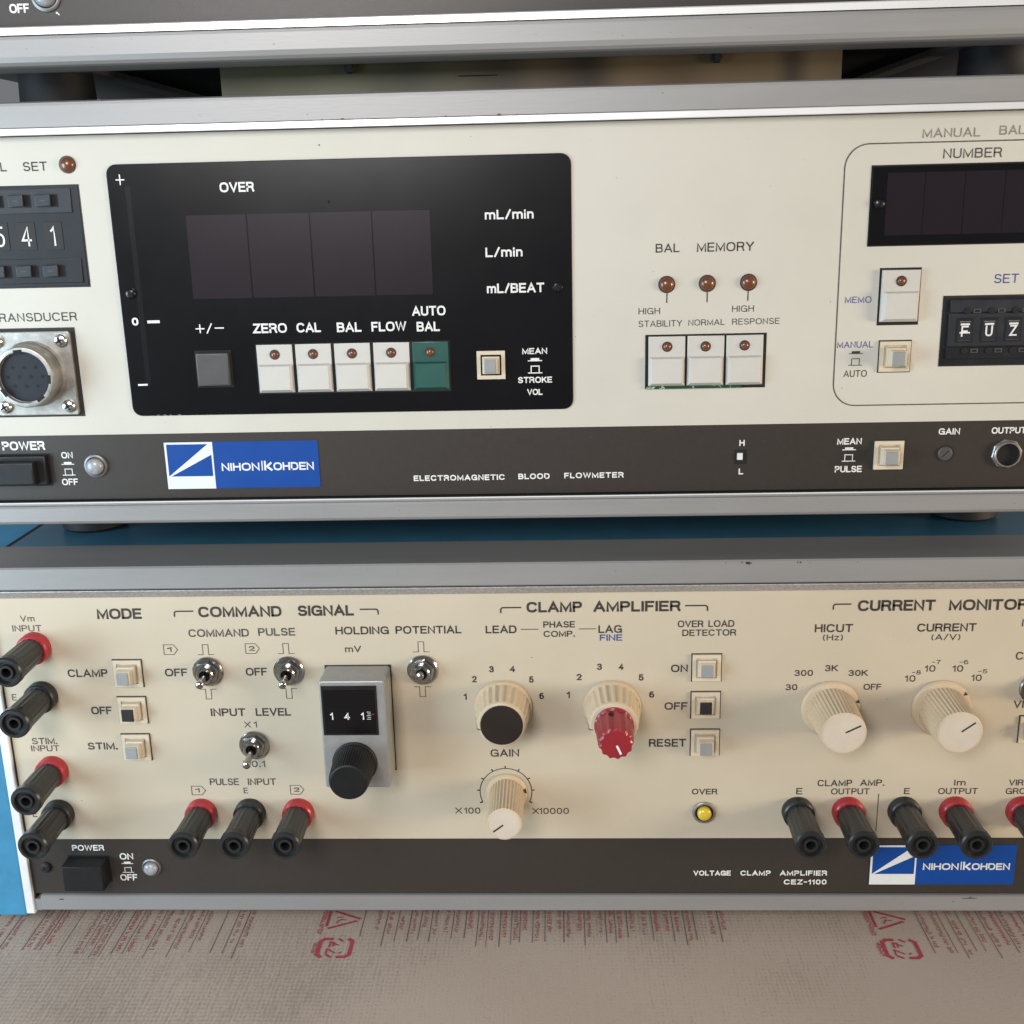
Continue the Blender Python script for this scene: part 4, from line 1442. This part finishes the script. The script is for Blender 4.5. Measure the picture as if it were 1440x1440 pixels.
b = MB()
def gp(x, y, k=.12):
    return (x, y, sheet_z(x, y) + k)
def mark(x, y0, y1, w, m, k=.12, tilt=0.0, steps=4):
    """a stroke running away from the viewer"""
    for j in range(steps):
        a, c = y0 + (y1 - y0) * j / steps, y0 + (y1 - y0) * (j + 1) / steps
        xa, xc = x + tilt * (a - y0), x + tilt * (c - y0)
        b.add([gp(xa - w / 2, a, k), gp(xa + w / 2, a, k), gp(xc + w / 2, c, k), gp(xc - w / 2, c, k)], [[0, 1, 2, 3]], m)
def tiny_row(x, y0, y1, m, size=1.5, dens=.8):
    """a row of print too small to read: broken little strokes"""
    y = y0
    while y < y1:
        L = rnd.uniform(.35, 1.0)
        if rnd.random() < dens:
            for _ in range(2):
                dx = rnd.uniform(-size / 2, size / 2)
                mark(x + dx, y, y + L, rnd.uniform(.16, .36), m, .12, rnd.uniform(-.4, .4), 1)
            mark(x + rnd.uniform(-.2, .2), y + L * .3, y + L * .3 + .28, size * rnd.uniform(.5, 1.0), m, .14, 0, 1)
        y += L + rnd.uniform(.1, .35)
def block(x0, x1, yend, step, lo):
    x = x0
    k = 0
    while x < x1:
        ye = yend + rnd.uniform(-2.0, 4.0)
        if k % 2 == 0 or rnd.random() < .3:
            mark(x, ye, 60, rnd.uniform(.24, .40), 'line_print')
        if rnd.random() < .85:
            tiny_row(x + step * .42, ye + rnd.uniform(1, lo), 24, rnd.choice(['plum_print', 'red_print', 'plum_print']), 1.5, rnd.uniform(.75, 1.0))
        x += step * rnd.uniform(.8, 1.2)
        k += 1
block(-215, -110, -16.5, 4.3, 8)
block(-64, 80, -8.5, 4.3, 9)
block(157, 215, -16.0, 3.9, 8)


MARK = [0, 0, 1.0]


def stroke(pts, w, m, k=.14, closed=False):
    """a painted stroke; marks are enlarged about their own centre"""
    pts = [(MARK[0] + (p[0] - MARK[0]) * MARK[2], MARK[1] + (p[1] - MARK[1]) * MARK[2]) for p in pts]
    w *= MARK[2]
    n = len(pts)
    rng = range(n if closed else n - 1)
    for i in rng:
        a, c = Vector(pts[i]), Vector(pts[(i + 1) % n])
        d = (c - a).normalized()
        q = Vector((-d.y, d.x)) * w / 2
        a2, c2 = a - d * w * .3, c + d * w * .3
        kk = k + .004 * i
        b.add([gp(a2.x + q.x, a2.y + q.y, kk), gp(a2.x - q.x, a2.y - q.y, kk), gp(c2.x - q.x, c2.y - q.y, kk), gp(c2.x + q.x, c2.y + q.y, kk)], [[3, 2, 1, 0]], m)


def recycling(cx, cy):
    """triangle of bent bars with a bar of small print, then a rounded plastic mark of two arrows"""
    MARK[:] = [cx, cy, 1.18]
    tri = [(-4.6, 6.0), (-4.6, -5.0), (7.0, .6)]
    t3 = [(cx + u, cy + 11 + v) for u, v in tri]
    for i in range(3):
        a, c = Vector(t3[i]), Vector(t3[(i + 1) % 3])
        stroke([tuple(a.lerp(c, .08)), tuple(a.lerp(c, .84))], .95, 'red_print')
    stroke([(cx - 1.6, cy + 9.5), (cx - .2, cy + 11.5), (cx + 1.4, cy + 11.2)], .55, 'red_print')
    stroke([(cx - 1.6, cy + 12.5), (cx + .2, cy + 13)], .5, 'red_print')
    for i in range(2):
        tiny_row(cx - 8.0 + i * 1.0, cy + 3.5, cy + 19, 'red_print', 1.0, .9)
    s = [(-3.6, -4.6), (-4.9, -3.4), (-4.9, 3.4), (-3.6, 4.6), (-1.2, 4.6)]
    stroke([(cx + u, cy - 4.0 + v) for u, v in s], 1.3, 'red_print')
    stroke([(cx - u + .8, cy - 4.0 - v) for u, v in s], 1.3, 'red_print')
    stroke([(cx - .2, cy - 8.7), (cx - 1.7, cy - 7.6)], .8, 'red_print')
    stroke([(cx + 1.0, cy + .7), (cx + 2.4, cy - .4)], .8, 'red_print')
    # the katakana for "pla" turned a quarter
    for p in ([(-2.3, -6.0), (-2.3, -3.3), (.6, -5.4)], [(-.6, -2.0), (-.6, .2)], [(-1.8, -2.4), (-1.8, .4), (1.0, -1.4)], [(2.0, -5.6), (2.6, -5.0)]):
        stroke([(cx + u + .2, cy + v - 1.2) for u, v in p], .6, 'red_print')
    for i in range(2):
        tiny_row(cx - 7.9 + i * 1.1, cy - 9, cy - 1.5, 'red_print', 1.0, .9)


recycling(-73.0, -7.0)
recycling(144.5, -6.5)
part('printed_marks', b, sheet, (0, 0, SZ), smooth=0)

b = MB()
b.box(-1200, 1200, -700, 900, -40, SZ - 1.2, 'table')
tb = link('table_top', b.mesh('table_top', (0, 0, SZ)), None, (0, 0, SZ))
tb['kind'] = 'structure'
